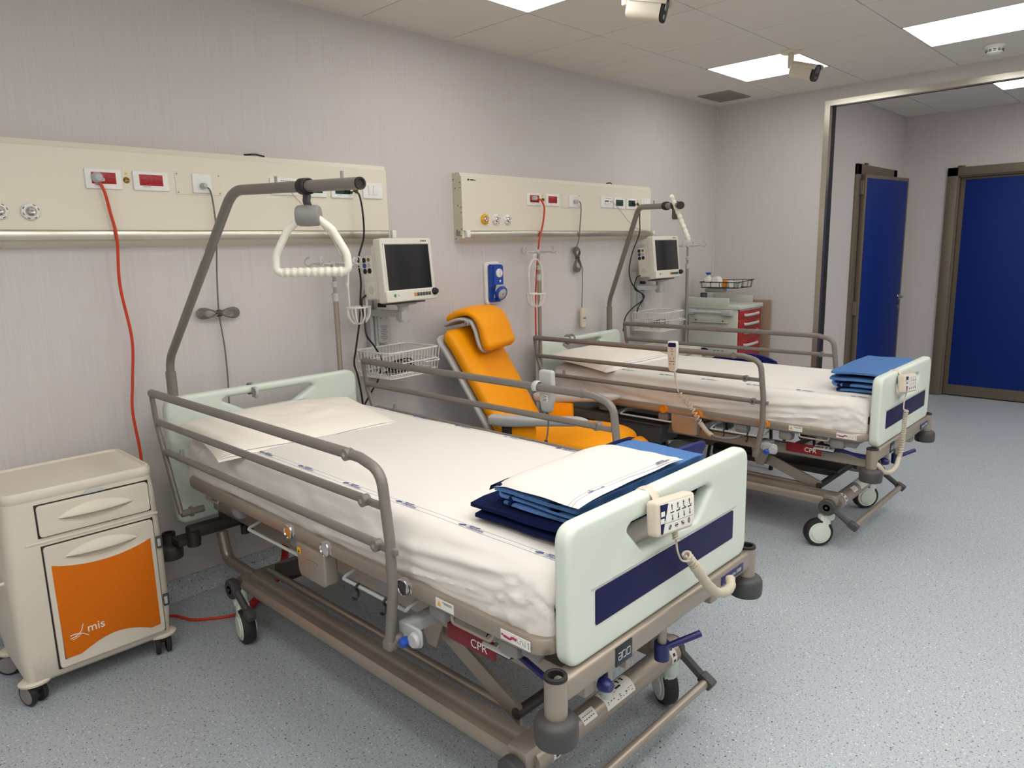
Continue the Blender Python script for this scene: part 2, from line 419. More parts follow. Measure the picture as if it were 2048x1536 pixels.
q.lathe([(0, 0), (.024, 0), (.024, .006), (0, .006)], T @ frame((.80, -.043, .905), (1, 0, 0), (0, 0, 1)), 16); q.obj('handle', 'chrome', leaf)
for z in (2.0, .94, .25):
    q = B(); q.box((0.0, -.03, z), (.03, .02, .12), .004); q.cyl((0, -.044, z-.06), (0, -.044, z+.06), .009, 10); q.obj('hinge', 'doorframe', d)
q = B(); q.box((.10, -.03, 2.206), (.07, .018, .012), .003); q.obj('latch_tab', 'brass', d)
d = thing('door_2', 'wide blue door with bronze grey frame at the right edge', 'door', (8.04, -1.43, 0), kind='structure')
q = B(); q.bx((-.03, .0, 0), (.0, .09, 2.2), .003); q.bx((-.03, -1.42, 2.12), (.0, .09, 2.2), .003); q.bx((-.03, -1.42, 0), (0, -1.33, 2.2), .003)
q.bx((0, -.012, 0), (.08, 0, 2.12)); q.bx((0, -1.32, 2.108), (.08, 0, 2.12)); q.obj('door_frame', 'doorframe', d)
q = B(); q.bx((.03, -1.31, .012), (.07, -.014, 2.106), .003); leaf = q.obj('door_leaf', 'doorframe', d)
q = B(); q.bx((.026, -1.26, .115), (.032, -.055, 2.085), .001); q.obj('blue_panel', 'doorblue', leaf)
q = B(); q.box((-.02, -.02, 2.21), (.02, .06, .012), .003); q.obj('latch_tab', 'brass', d)

# ---------------------------------------------------------------- small ceiling things
v = thing('air_vent', 'grey perforated air vent in the ceiling near the far corner', 'vent', (5.635, -.262, HC))
q = B(); q.box((0, 0, -.004), (.36, .28, .008), .003); q.obj('frame', 'vent', v)
q = B()
for i in range(11): q.box((0, -.115+i*.023, -.010), (.32, .012, .006), .001)
q.obj('grille', 'vent', v)
v = thing('smoke_detector', 'round white smoke detector on the ceiling above the opening', 'detector', (5.55, -2.14, HC))
q = B(); q.lathe([(0, 0), (.056, 0), (.058, -.008), (.052, -.018), (.046, -.02), (0, -.02)]); q.obj('base', 'white', v)
q = B(); q.lathe([(.046, -.02), (.048, -.03), (.044, -.05), (.03, -.058), (0, -.06)]); q.obj('sensor_head', 'white', v)
q = B()
for k in range(12):
    an = k*PI/6+.2
    q.box((0, 0, 0), (.016, .006, .004), 0, tf((.0455*math.cos(an), .0455*math.sin(an), -.041), an+PI/2)); q.box((0, 0, 0), (.016, .006, .004), 0, tf((.0465*math.cos(an), .0465*math.sin(an), -.033), an+PI/2))
q.obj('slots', 'black', v)
def cctv(x, y, yaw, pit, label):
    t = thing('security_camera', label, 'camera', (x, y, HC), 0, 'white bullet cameras under the ceiling')
    q = B(); q.lathe([(0, -.009), (.058, -.009), (.064, -.005), (.064, 0)]); q.lathe([(0, -.012), (.004, -.012), (.004, -.009)], tf((.045, .02, 0)), 8)
    q.bx((-.016, -.016, -.098), (.016, .016, -.008), .006); q.obj('ceiling_mount', 'cctv', t)
    d = Vector((math.sin(yaw)*math.cos(pit), -math.cos(yaw)*math.cos(pit), math.sin(pit)))
    sd = d.cross(Vector((0, 0, 1))).normalized(); up = sd.cross(d)
    o = Vector((0, -.012, -.088))+d*.01; T = frame(o, sd, up)      # z axis of T = backwards
    def P(a, b_, c): return T @ Vector((a, b_, -c))
    q = B(); pr = rrect(.082, .094, .03, 5, 0, -.018)
    q.grid(lambda i, j: P(pr[i % len(pr)][0]*(1 if j else .86), -.018+(pr[i % len(pr)][1]+.018)*(1 if j else .86), (0, .012, .165)[j]), len(pr), 3, True)
    q.faces([P(p[0]*.86, -.018+(p[1]+.018)*.86, 0) for p in pr], [list(range(len(pr)))]); q.obj('body', 'cctv', t)
    q = B(); q.cyl((0, -.005, -.088), o+d*.03, .014); q.obj('joint', 'cctv', t)
    q = B(); q.shape([rrect(.074, .10, .03)], .012, .004, T @ Matrix.Translation((0, -.018, -.168))); fr = q.obj('front_plate', 'black', t)
    q = B(); q.shape([rrect(.038, .042, .008)], .004, .001, T @ Matrix.Translation((0, .0, -.175))); q.shape([rrect(.036, .022, .005)], .004, .001, T @ Matrix.Translation((0, -.046, -.175))); q.obj('lens_window', 'clear', fr)
    hd = [P(p[0]*1.06, p[1]*1.0+.003, 0) for p in pr]
    q = B()
    top = [p for p in pr if p[1] > -.012]; top.sort(key=lambda p: -p[0])
    q.grid(lambda i, j: P(top[i][0]*(1.05 if j % 2 == 0 else 1.10), top[i][1]+(.001 if j % 2 == 0 else .004), (.01, .01, .185, .185)[j]), len(top), 4); q.obj('sun_shield', 'cctv', t, solid=.002)
    q = B(); q.text('HIKVISION', .012, frame(P(-.0417, -.012, .055), d, up), .0004); q.obj('lettering', 'greyink' if x < 4 else 'ink', t)
cctv(2.93, -1.21, math.radians(15), math.radians(-14), 'white bullet camera at the top edge of the photo, nearer one')
cctv(4.716, -1.209, math.radians(-12), math.radians(-18), 'white bullet camera hanging beside the lit ceiling lamp')
# ================================================================ hospital beds
# bed frame of reference: u to the right, v from the wall to the foot, z up
def fil2(pts): return [(p.x, p.y) for p in fil([(a, b_, 0) for a, b_ in pts], .003, 3)]
def make_bed(loc, rz, dz, label, which):
    bed = thing('hospital_bed', label, 'bed', loc, rz, 'electric hospital beds')
    near = which == 'A'
    def V(u, v, z): return Vector((u, -v, z+dz))
    def W(u, v, z): return Vector((u, -v, z))
    def fr(o, x, y): return frame(o, Vector((x[0], -x[1], x[2])), Vector((y[0], -y[1], y[2])))
    FRONT = ((1, 0, 0), (0, 0, 1))            # faces the foot
    LEFT = ((0, 1, 0), (0, 0, 1))             # faces -u
    # ---- base
    q = B()
    for s in (-1, 1):
        prof = [(s*-a_, z_) for a_, z_ in [(-.040, -.026), (.036, -.026), (.040, -.014), (.038, .004), (.030, .013), (.014, .015), (.007, .006), (.000, .006), (-.004, .028), (-.012, .033), (-.034, .033), (-.040, .026)]]
        q.sweep([W(s*.335, .60, .240), W(s*.335, 2.13, .240)], prof)
        q.tube(fil([W(s*.30, .29, .36), W(s*.30, .325, .24), W(s*.30, .62, .235)], .06), .024, 12)
        q.tube([W(s*.26, .62, .265), W(s*.26, 2.02, .265)], .014, 10)
        q.box(W(s*.335, 2.12, .245), (.085, .07, .06), .012)
    q.tube([W(-.34, 2.135, .222), W(.36, 2.135, .222)], .036, 20)
    q.tube([W(-.36, .56, .222), W(.36, .56, .222)], .034, 16)
    base = q.obj('base_frame', 'taupe', bed)
    if near or True:
        q = B(); R = .0366
        def wrap(u0, u1, a0, a1):
            n = 8; q.grid(lambda i, j: W(u0+(u1-u0)*i, 2.135+R*math.cos(a0+(a1-a0)*j/n), .222+R*math.sin(a0+(a1-a0)*j/n)), 2, n+1)
        wrap(-.045, .095, math.radians(10), math.radians(115)); wrap(-.15, -.09, math.radians(25), math.radians(75)); wrap(.305, .335, math.radians(-60), math.radians(120)); wrap(-.285, -.255, math.radians(-60), math.radians(120))
        st = q.obj('label_sticker', 'sticker', base)
        q = B(); R = .0369
        def mark(u0, u1, a0, a1): wrap(u0, u1, math.radians(a0), math.radians(a1))
        for k in range(3):
            mark(.028+k*.02, .034+k*.02, 82, 108); mark(.024+k*.02, .038+k*.02, 96, 101)
        mark(.022, .048, 66, 76)
        for a_ in (92, 60, 38, 30, 22):
            for k in range(9):
                if random.random() < .55 and not (k > 4 and a_ > 55): mark(-.035+k*.014, -.035+k*.014+random.uniform(.004, .010), a_, a_+random.uniform(1.5, 5))
        for k in range(5): mark(-.145+k*.01, -.139+k*.01, 40, 44); mark(-.145+k*.01, -.138+k*.01, 56, 59)
        for u0 in (.31, -.28):
            for k in range(5): mark(u0+.004, u0+.016, -45+k*32, -30+k*32)
        q.obj('sticker_print', 'ink', base)
    # ---- casters
    def caster(u, v, ang, foot):
        q = B(); T = tf(W(u, v, 0), ang)
        q.lathe([(0, .215), (.030, .215), (.030, .150), (.026, .14), (0, .14)], T @ tf((0, .0, 0)), 16)
        q.box((0, .022, .118), (.050, .058, .10), .016, T)
        for s in (-1, 1):
            q.shape([[(.042*math.cos(t*PI/12), .042*math.sin(t*PI/12)) for t in range(24)]], .006, .002, T @ frame((s*.030, .05, .072), (0, 1, 0), (0, 0, 1)))
        c = q.obj('caster', 'green', bed)
        q = B(); X = T @ frame((0, .05, .072), (0, 1, 0), (0, 0, 1))
        q.lathe([(.040, -.024), (.066, -.024), (.072, -.016), (.0725, 0), (.072, .016), (.066, .024), (.040, .024)], X, 28); q.obj('tyre', 'black', c)
        q = B(); q.lathe([(0, -.027), (.054, -.027), (.057, -.022), (.057, .022), (.054, .027), (0, .027)], X, 28); q.obj('wheel_disc', 'green', c)
    if near:
        caster(.365, 2.13, math.radians(-35), 1); caster(-.365, 2.13, math.radians(-30), 1); caster(-.37, .57, math.radians(168), 0); caster(.37, .57, math.radians(120), 0)
    else:
        caster(-.355, 2.115, math.radians(42), 1); caster(.36, 2.115, math.radians(48), 1); caster(-.37, .57, math.radians(150), 0); caster(.37, .57, math.radians(100), 0)
    # ---- brake pedals
    for s, v0, sg in ((-1, 2.12, 1), (1, 2.12, 1), (-1, .56, 1), (1, .56, 1)):
        q = B(); u = s*.392
        q.lathe([(0, -.016), (.038, -.016), (.042, -.008), (.042, .012), (.036, .018), (0, .018)], fr(W(u, v0, .215), (0, 1, 0), (0, 0, 1)), 22)
        e = W(u, v0+.115, .150)
        q.tube(fil([W(u, v0+.02, .215), W(u, v0+.05, .195), e], .03), [.017]+[.015]*5+[.013], 8)
        q.box((0, 0, 0), (.036, .05, .034), .006, tf(W(u, v0+.128, .145), 0, math.radians(30)))
        q.lathe([(0, 0), (.007, 0), (.007, .003), (0, .003)], fr(W(u+s*.018, v0, .215), (0, 1, 0), (0, 0, 1)), 10)
        q.obj('brake_pedal', 'dkgrey', bed)
    q = B(); q.tube([W(-.375, 2.247, .142), W(.375, 2.247, .142)], .0145, 14); q.obj('brake_bar', 'taupe', bed)
    # ---- lifting mechanism
    for s in (-1, 1):
        q = B(); P0, P1 = V(s*.27, 1.72, .42), W(s*.27, 2.04, .27)
        q.sweep([P0, P1], [(-.006, -.03), (.006, -.03), (.006, .03), (-.006, .03)]); q.cyl(P0-Vector((.02, 0, 0)), P0+Vector((.02, 0, 0)), .016); q.obj('lift_arm', 'dkmetal' if s > 0 else 'taupe', bed)
        q = B(); P0, P1 = V(s*.25, 1.10, .45), W(s*.25, .66, .27)
        q.sweep([P0, P1], [(-.006, -.03), (.006, -.03), (.006, .03), (-.006, .03)]); q.obj('lift_arm', 'dkmetal', bed)
        q = B(); q.shape([[(-.05, .06), (.05, .06), (.05, .02), (.02, -.06), (-.02, -.06), (-.05, .02)]], .01, .002, fr(V(s*.31, 1.72, .44), *LEFT)); q.obj('lift_bracket', 'taupe', bed)
    q = B(); q.tube([W(-.28, 2.03, .278), W(.28, 2.03, .278)], .017, 12); q.tube([W(-.25, .70, .27), W(.25, .70, .27)], .036, 14); q.cyl(W(0, .72, .27), V(.02, 1.3, .42), .028, 14)
    q.box(W(.02, 1.45, .30), (.07, .34, .05), .008); q.bx(W(-.06, 1.30, .27), W(.10, 2.05, .31), .01); q.obj('lift_motor', 'dkmetal', bed)
    # ---- upper frame
    q = B()
    for s in (-1, 1): q.bx(V(s*.285, .30, .475), V(s*.33, 2.31, .53), .006)
    for v in (.62, 1.25, 1.88): q.bx(V(-.30, v, .48), V(.30, v+.05, .52), .004)
    q.obj('upper_frame', 'taupe', bed)
    q = B(); q.bx(V(-.455, 2.305, .545), V(.455, 2.355, .605), .014, 3)
    q.bx(V(-.18, 2.24, .485), V(-.155, 2.325, .55), .01); q.cyl(V(-.245, 2.31, .47), V(-.245, 2.31, .55), .014); q.cyl(V(.012, 2.31, .43), V(.012, 2.31, .55), .013)
    end = q.obj('foot_end_bar', 'taupe', bed)
    q = B(); q.box(V(-.235, 2.356, .5745), (.068, .003, .05), .001); pl = q.obj('maker_plate', 'tealplate', end)
    q = B(); X = fr(V(-.235, 2.358, .5735), *FRONT)
    for st in ([(-.025, .009), (-.013, .009), (-.013, -.009), (-.025, -.009), (-.025, 0), (-.013, 0)], [(-.009, -.009), (-.009, .009), (.001, .009)], [(.0055, .009), (.0055, -.009), (-.004, -.009)], [(.010, -.009), (.010, .009), (.024, .009), (.024, -.009), (.010, -.009)]):
        q.tube([X @ Vector((a_, b_, 0)) for a_, b_ in fil2(st)], .0010, 5)
    q.obj('lettering', 'ltgrey', end)
    q = B(); q.box(V(.325, 2.356, .575), (.135, .003, .026), .001); q.obj('model_plate', 'navyp', end)
    q = B(); q.text('Enterprise 5000', .0155, fr(V(.325, 2.3582, .575), *FRONT), .0005, shear=.2); q.obj('lettering', 'ltgrey', end)
    q = B(); q.lathe([(0, -.02), (.016, -.02), (.019, -.014), (.017, 0), (.012, .012), (0, .012)], fr(V(-.295, 2.35, .512), *FRONT), 16); q.cyl(V(-.295, 2.345, .512), V(-.255, 2.315, .512), .007); q.obj('clamp_knob', 'navyp', end)
    q = B(); q.cyl(V(.012, 2.31, .425), V(.012, 2.31, .475), .021, 16); q.cyl(V(.012, 2.31, .455), V(.105, 2.375, .485), .0095, 12); q.obj('socket_lever', 'navyp', end)
    q = B(); q.cyl(V(-.245, 2.31, .44), V(-.245, 2.31, .472), .015); q.obj('socket_tube', 'ltgrey', end)
    # corner posts with roller bumpers
    for u, v, z0, z1 in ((-.464, 2.333, .49, .614), (.464, 2.333, .49, .614), (-.485, .19, .31, .385), (.485, .19, .31, .385)):
        q = B(); q.lathe([(.020, z1-.03), (.020, z1), (.0255, z1), (.0265, z1-.004), (.0265, z0-.01), (0, z0-.01)], tf(V(u, v, 0)), 20)
        if v < 1: q.bx(V(u*.80, v+.02, z0+.035), V(u, v+.10, z0+.062), .004)
        po = q.obj('corner_post', 'taupe' if v > 1 else 'dkmetal', bed)
        q = B(); q.lathe([(.0175, z1-.05), (.0175, z1+.001), (.021, z1+.0025), (.0265, z1+.001), (.0275, z1-.006)], tf(V(u, v, 0)), 20); q.lathe([(0, z1-.03), (.018, z1-.03)], tf(V(u, v, 0)), 16); q.obj('post_cap', 'black', po)
        q = B(); h = .048; q.lathe([(.026, z0+.027), (.036, z0+.025), (.046, z0+.019), (.0505, z0+.010), (.0515, z0-.008), (.0505, z0-.030), (.0485, z0-.036), (.044, z0-.038), (0, z0-.038)], tf(V(u, v, 0)), 26); q.obj('roller_bumper', 'dkgrey', po)
    # head cross frame
    q = B(); q.bx(V(-.44, .25, .365), V(.44, .30, .42), .01); q.cyl(V(-.42, .285, .335), V(-.42, .285, .40), .028); q.cyl(V(.42, .285, .335), V(.42, .285, .40), .028)
    q.bx(V(-.30, .27, .42), V(-.26, .40, .52), .006); q.bx(V(.26, .27, .42), V(.30, .40, .52), .006)
    q.lathe([(0, 0), (.018, 0), (.018, .04), (0, .04)], tf(V(-.20, .30, .325)), 12); q.cyl(V(-.20, .30, .345), V(-.15, .33, .352), .012); q.obj('head_frame', 'dkmetal', bed)
    # ---- mattress deck
    q = B(); lp = fil([V(-.45, .385, .652), V(-.45, 2.29, .652), V(.45, 2.29, .652), V(.45, .385, .652)], .055, 6, True)
    q.sweep(lp, [(-.011, -.019), (.011, -.019), (.013, -.010), (.013, .010), (.008, .018), (-.008, .018), (-.013, .010), (-.013, -.010)], True)
    deck = q.obj('deck_frame', 'taupe', bed)
    q = B(); q.bx(V(-.437, .40, .618), V(.437, 2.275, .645), .01)
    for v in (.75, 1.18, 1.66, 1.90, 2.16):
        for s in (-1, 1): q.box(V(s*.41, v, .60), (.06, .07, .05), .014)
    q.shape([[(-.10, .0), (.10, .0), (.075, -.045), (-.075, -.045)]], .02, .006, fr(V(-.415, 2.17, .632), *LEFT))
    q.obj('platform', 'grey', deck)
    def loop_handle(v0, v1, z):
        q = B()
        q.tube(fil([V(-.452, v0, z+.02), V(-.458, v0+.006, z), V(-.458, v1-.006, z), V(-.452, v1, z+.02)], .012), .0045, 8); q.obj('retaining_loop', 'taupe', deck)
    loop_handle(.55, .66, .617); loop_handle(1.98, 2.13, .612)
    # tilt gauges on the side rail
    for k, (v, col) in enumerate(((1.20, 'amber'), (1.417, 'ltgrey' if near else 'amber'), (1.80, 'dkgrey' if near else 'ltgrey'))):
        X = fr(V(-.466, v, .652), *LEFT)
        q = B(); q.lathe([(.021, -.012), (.0245, -.010), (.0255, 0), (.0245, .006), (.021, .008), (.0195, .004)], X, 24); q.box(V(-.460, v, .652), (.016, .064, .026), .004); g_ = q.obj('tilt_gauge', 'chrome' if near else 'amber', deck)
        q = B(); q.lathe([(0, .003), (.0205, .003), (.0205, -.006), (0, -.006)], X, 24); q.obj('gauge_dial', col, deck)
    # stickers on the side rail
    q = B(); q.box(V(-.4635, 1.965, .652), (.0012, .068, .026)); q.obj('warning_sticker', 'sticker', deck)
    q = B(); q.faces([V(-.4645, 1.936, .645), V(-.4645, 1.952, .645), V(-.4645, 1.944, .661)], [(0, 1, 2)]); q.obj('warning_triangle', 'yellow', deck)
    q = B(); X = fr(V(-.4645, 1.975, .652), *LEFT)
    for a, z_, w_ in ((0, .008, .036), (.003, .0045, .03)): q.box((a, z_, 0), (w_, .0012, .0004), 0, X)
    for cx_ in (-.004, .013): q.tube([(cx_+.006*math.cos(t*.7), -.005+.004*math.sin(t*.7), .0002) for t in range(9)], .0005, 4); 
    t_ = B(); t_.bm = q.bm
    q.obj('sticker_print', 'ink', deck)
    q = B(); q.box(V(-.4635, 2.212, .652), (.0012, .094, .025)); q.obj('position_sticker', 'sticker', deck)
    q = B(); X = fr(V(-.4645, 2.212, .652), *LEFT); q.tube([X @ Vector(p) for p in spl([(-.036, -.001, 0), (-.026, -.002, 0), (-.016, -.003, 0), (-.008, .003, 0), (.004, .001, 0)], 5)], .0028, 6); q.lathe([(0, 0), (.003, 0), (.003, .0008), (0, .0008)], X @ tf((-.041, .001, 0)), 10); q.obj('sticker_figure', 'magenta', deck)
    q = B()
    for a, c_ in ((.008, .4), (.016, -.3), (.024, .5), (.031, 0)): q.box((0, 0, 0), (.001, .014, .0005), 0, X @ tf((a, 0, 0), c_))
    q.box((.042, 0, 0), (.0012, .016, .0005), 0, X); q.box((.0405, .006, 0), (.005, .001, .0005), 0, X @ tf((0, 0, 0), 0)); q.obj('sticker_print', 'greyink', deck)
    # control box, accessory rail, handles under the rail
    q = B(); q.shape([[(-.082, .055), (.082, .055), (.082, -.045), (.07, -.055), (-.065, -.055), (-.078, -.03)]], .05, .008, fr(V(-.452, 1.337, .578), *LEFT)); q.box(V(-.4785, 1.35, .592), (.002, .06, .006), .001); q.box(V(-.4785, 1.35, .592), (.003, .055, .003), .001)
    bx_ = q.obj('control_box', 'taupe', bed)
    if near:
        q = B(); q.box(V(-.4785, 1.277, .612), (.0015, .02, .02)); q.obj('warning_sticker', 'yellow', bx_)
        q = B(); q.faces([V(-.4798, 1.271, .606), V(-.4798, 1.283, .606), V(-.4798, 1.277, .617)], [(0, 1, 2)]); q.obj('sticker_print', 'ink', bx_)
    for v0, v1 in ((.90, 1.25), (1.50, 1.80)):
        q = B(); q.tube(fil([V(-.40, v0, .60), V(-.455, v0, .585), V(-.462, v0, .58), V(-.462, v1, .58), V(-.455, v1, .585), V(-.40, v1, .60)], .02), .0055, 8); ar = q.obj('accessory_rail', 'ltgrey', bed)
        if v0 > 1:
            for v in (1.58, 1.715):
                q = B(); q.tube(spl([V(-.462, v, .592), V(-.474, v, .58), V(-.466, v, .566), V(-.468, v, .552), V(-.478, v, .546), V(-.486, v, .554)], 4), .004, 6); q.obj('hook', 'black', ar)
    for s in (-1, 1):
        q = B(); q.shape([[(-.09, -.028), (.09, -.028), (.09, .022), (-.09, .022)]], .014, .006, fr(V(s*.395, 1.985, .538), *LEFT) @ tf((0, 0, 0), 0)); c_ = q.obj('cpr_handle', 'cpr', bed)
        q = B(); X = fr(V(s*.4035, 2.022, .535), (0, -s, 0), (0, 0, 1)); q.text('CPR', .034, X, .0006); q.obj('lettering', 'white', c_)
    q = B(); q.tube(fil([V(-.30, 2.0, .57), V(-.395, 2.04, .548), V(-.40, 2.13, .545), V(-.33, 2.15, .56)], .02), .008, 8)
    q.tube(fil([V(-.37, 2.10, .585), V(-.40, 2.16, .565), V(-.415, 2.285, .545), V(-.375, 2.315, .56), V(-.33, 2.31, .585)], .035), .0085, 8); fl = q.obj('foot_lever', 'navyp', bed)
    q = B(); q.box((0, 0, 0), (.034, .10, .004), .001, tf(V(-.395, 2.088, .557), 0, 0, math.radians(-25))); q.obj('lever_label', 'sticker', fl)
    q = B()
    for k in range(4): q.box((0, -.03+k*.02, .0025), (.012, .012, .0006), 0, tf(V(-.395, 2.088, .557), 0, 0, math.radians(-25)))
    q.obj('label_print', 'greyink', fl)
    # ---- end boards
    def board(name, hw, z0, z1, v, rad, tw, bw, zt, zb):
        o1 = [(p.x, p.y) for p in fil([(-hw, z0, 0), (hw, z0, 0), (hw, z1, 0), (-hw, z1, 0)], [rad*.9, rad*.9, rad, rad], 8, True)]
        o2 = [(p.x, p.y) for p in fil([(-bw, zb, 0), (bw, zb, 0), (tw, zt-.012, 0), (tw-.02, zt, 0), (-tw+.02, zt, 0), (-tw, zt-.012, 0)], [.035, .035, .014, .014, .014, .014], 6, True)]
        q = B(); q.shape([o1, o2], .046, .015, fr(V(0, v, 0), *FRONT), 4); return q.obj(name, 'green', bed, ang=50)
    board('headboard', .465, .425, .973, .235, .06, .225, .12, .938, .868)
    fb = board('footboard', .43, .605, .946, 2.322, .05, .205, .135, .886, .800)
    q = B(); q.shape([rrect(.67, .087, .006)], .004, .001, fr(V(0, 2.3455, .7265), *FRONT)); q.obj('navy_panel', 'navy', fb)
    q = B(); q.shape([rrect(.70, .006, .002)], .003, .001, fr(V(0, 2.3455, .777), *FRONT)); q.obj('panel_shade_line', 'ltgrey', fb)  # raised grey bar stands in for the shading line of the recess
    # ---- side rails
    for s in (-1, 1):
        q = B(); u = s*.51
        post = fil([V(u, 1.66, 1.007), V(u, 1.70, 1.006), V(u, 1.79, .985), V(u, 1.812, .80), V(u, 1.812, .66), V(u, 1.785, .50)], [0, .05, .09, .2, .1, 0], 8)
        q.tube(post, .0145, 12)
        hp = fil([V(u, .255, 1.006), V(u, .275, .88), V(u, .425, .535)], [0, .15, 0], 8); q.tube(hp, .0125, 12, flat=.8)
        q.cyl(V(u, .425, .535), V(s*.42, .425, .535), .014); q.cyl(V(s*.475, .425, .535), V(s*.465, .425, .535), .021)
        q.cyl(V(u, 1.788, .505), V(s*.42, 1.80, .515), .012)
        q.box(V(u, 1.785, .497), (.03, .034, .03), .006)
        sr = q.obj('side_rail', 'rail', bed)
        for v0, v1, z in ((.258, 1.66, 1.007), (.287, 1.72, .892), (.352, 1.765, .777)):
            q = B(); r = .0155 if z > 1 else .0128
            q.tube([V(u, v0, z), V(u, v1, z)], r, 14)
            if z < 1: q.box(V(u, v1+.04, z-.002), (.014, .07, .02), .004)
            q.cyl(V(u-s*.006, v1-.004 if z < 1 else v1-.01, z), V(u+s*.017, v1-.004 if z < 1 else v1-.01, z), .0165, 16); q.cyl(V(u-s*.01, v0+.004, z), V(u+s*.012, v0+.004, z), .012, 12); q.obj('rail_bar', 'rail', sr)
            q = B(); q.lathe([(0, 0), (.007, 0), (.007, .0015), (0, .0015)], frame(V(u+s*.0168, v1-.004 if z < 1 else v1-.01, z), (0, s, 0), (0, 0, 1)), 12); q.obj('pivot_screw', 'chrome', sr)
        q = B(); q.cyl(V(u, .50, .777), V(u, .50, .815), .010, 10, .008); q.obj('stop_stud', 'grey', sr)
        q = B(); q.shape([[(p[0], p[1]) for p in rrect(.075, .055, .02)]], .01, .003, fr(V(s*.476, 1.845, .53), *LEFT)); q.bx(V(s*.36, 1.78, .515), V(s*.475, 1.82, .55), .004); q.lathe([(0, 0), (.02, 0), (.022, .006), (.018, .014), (0, .014)], frame(V(s*.481, 1.862, .527), (0, s, 0), (0, 0, 1)), 18); lb = q.obj('rail_latch', 'ltgrey', sr)
        q = B(); q.lathe([(0, 0), (.012, 0), (.014, .004), (.013, .022), (.009, .026), (0, .026)], frame(V(s*.487, 1.835, .517), (0, s, 0), (0, 0, 1)), 16); q.obj('latch_knob', 'blue', sr)
    if not near:
        q = B(); pr = [(-.19, .0), (.19, .0), (.175, -.10), (-.175, -.10)]
        q.shape([[(-.19, .0), (.19, .0), (.165, -.115), (-.165, -.115)]], .22, .01, fr(V(-.30, .97, .533), *LEFT)); q.tube(fil([V(-.40, .78, .535), V(-.42, .78, .535), V(-.42, 1.16, .535), V(-.40, 1.16, .535)], .01), .006, 8); q.obj('storage_tub', 'tub', bed)
    return bed
bedA = make_bed((1.523, 0, 0), .011, 0, 'nearest hospital bed with raised side rails, pale green end boards and a CPR handle', 'A')
bedB = make_bed((3.948, .124, 0), .014, -.037, 'farther hospital bed beside the red-drawered trolley, with orange tilt gauges', 'B')

# ---------------------------------------------------------------- what belongs to a bed: helpers in its frame of reference
def on(bed, dz):
    mw = Matrix.Translation(bed.location) @ Matrix.Rotation(bed.rotation_euler.z, 4, 'Z')
    return lambda u, v, z: mw @ Vector((u, -v, z+dz))
A_ = on(bedA, 0); B_ = on(bedB, -.037)
def put(o, bed, dz=0): o.location = (bed.location.x, bed.location.y, dz); o.rotation_euler = bed.rotation_euler; return o

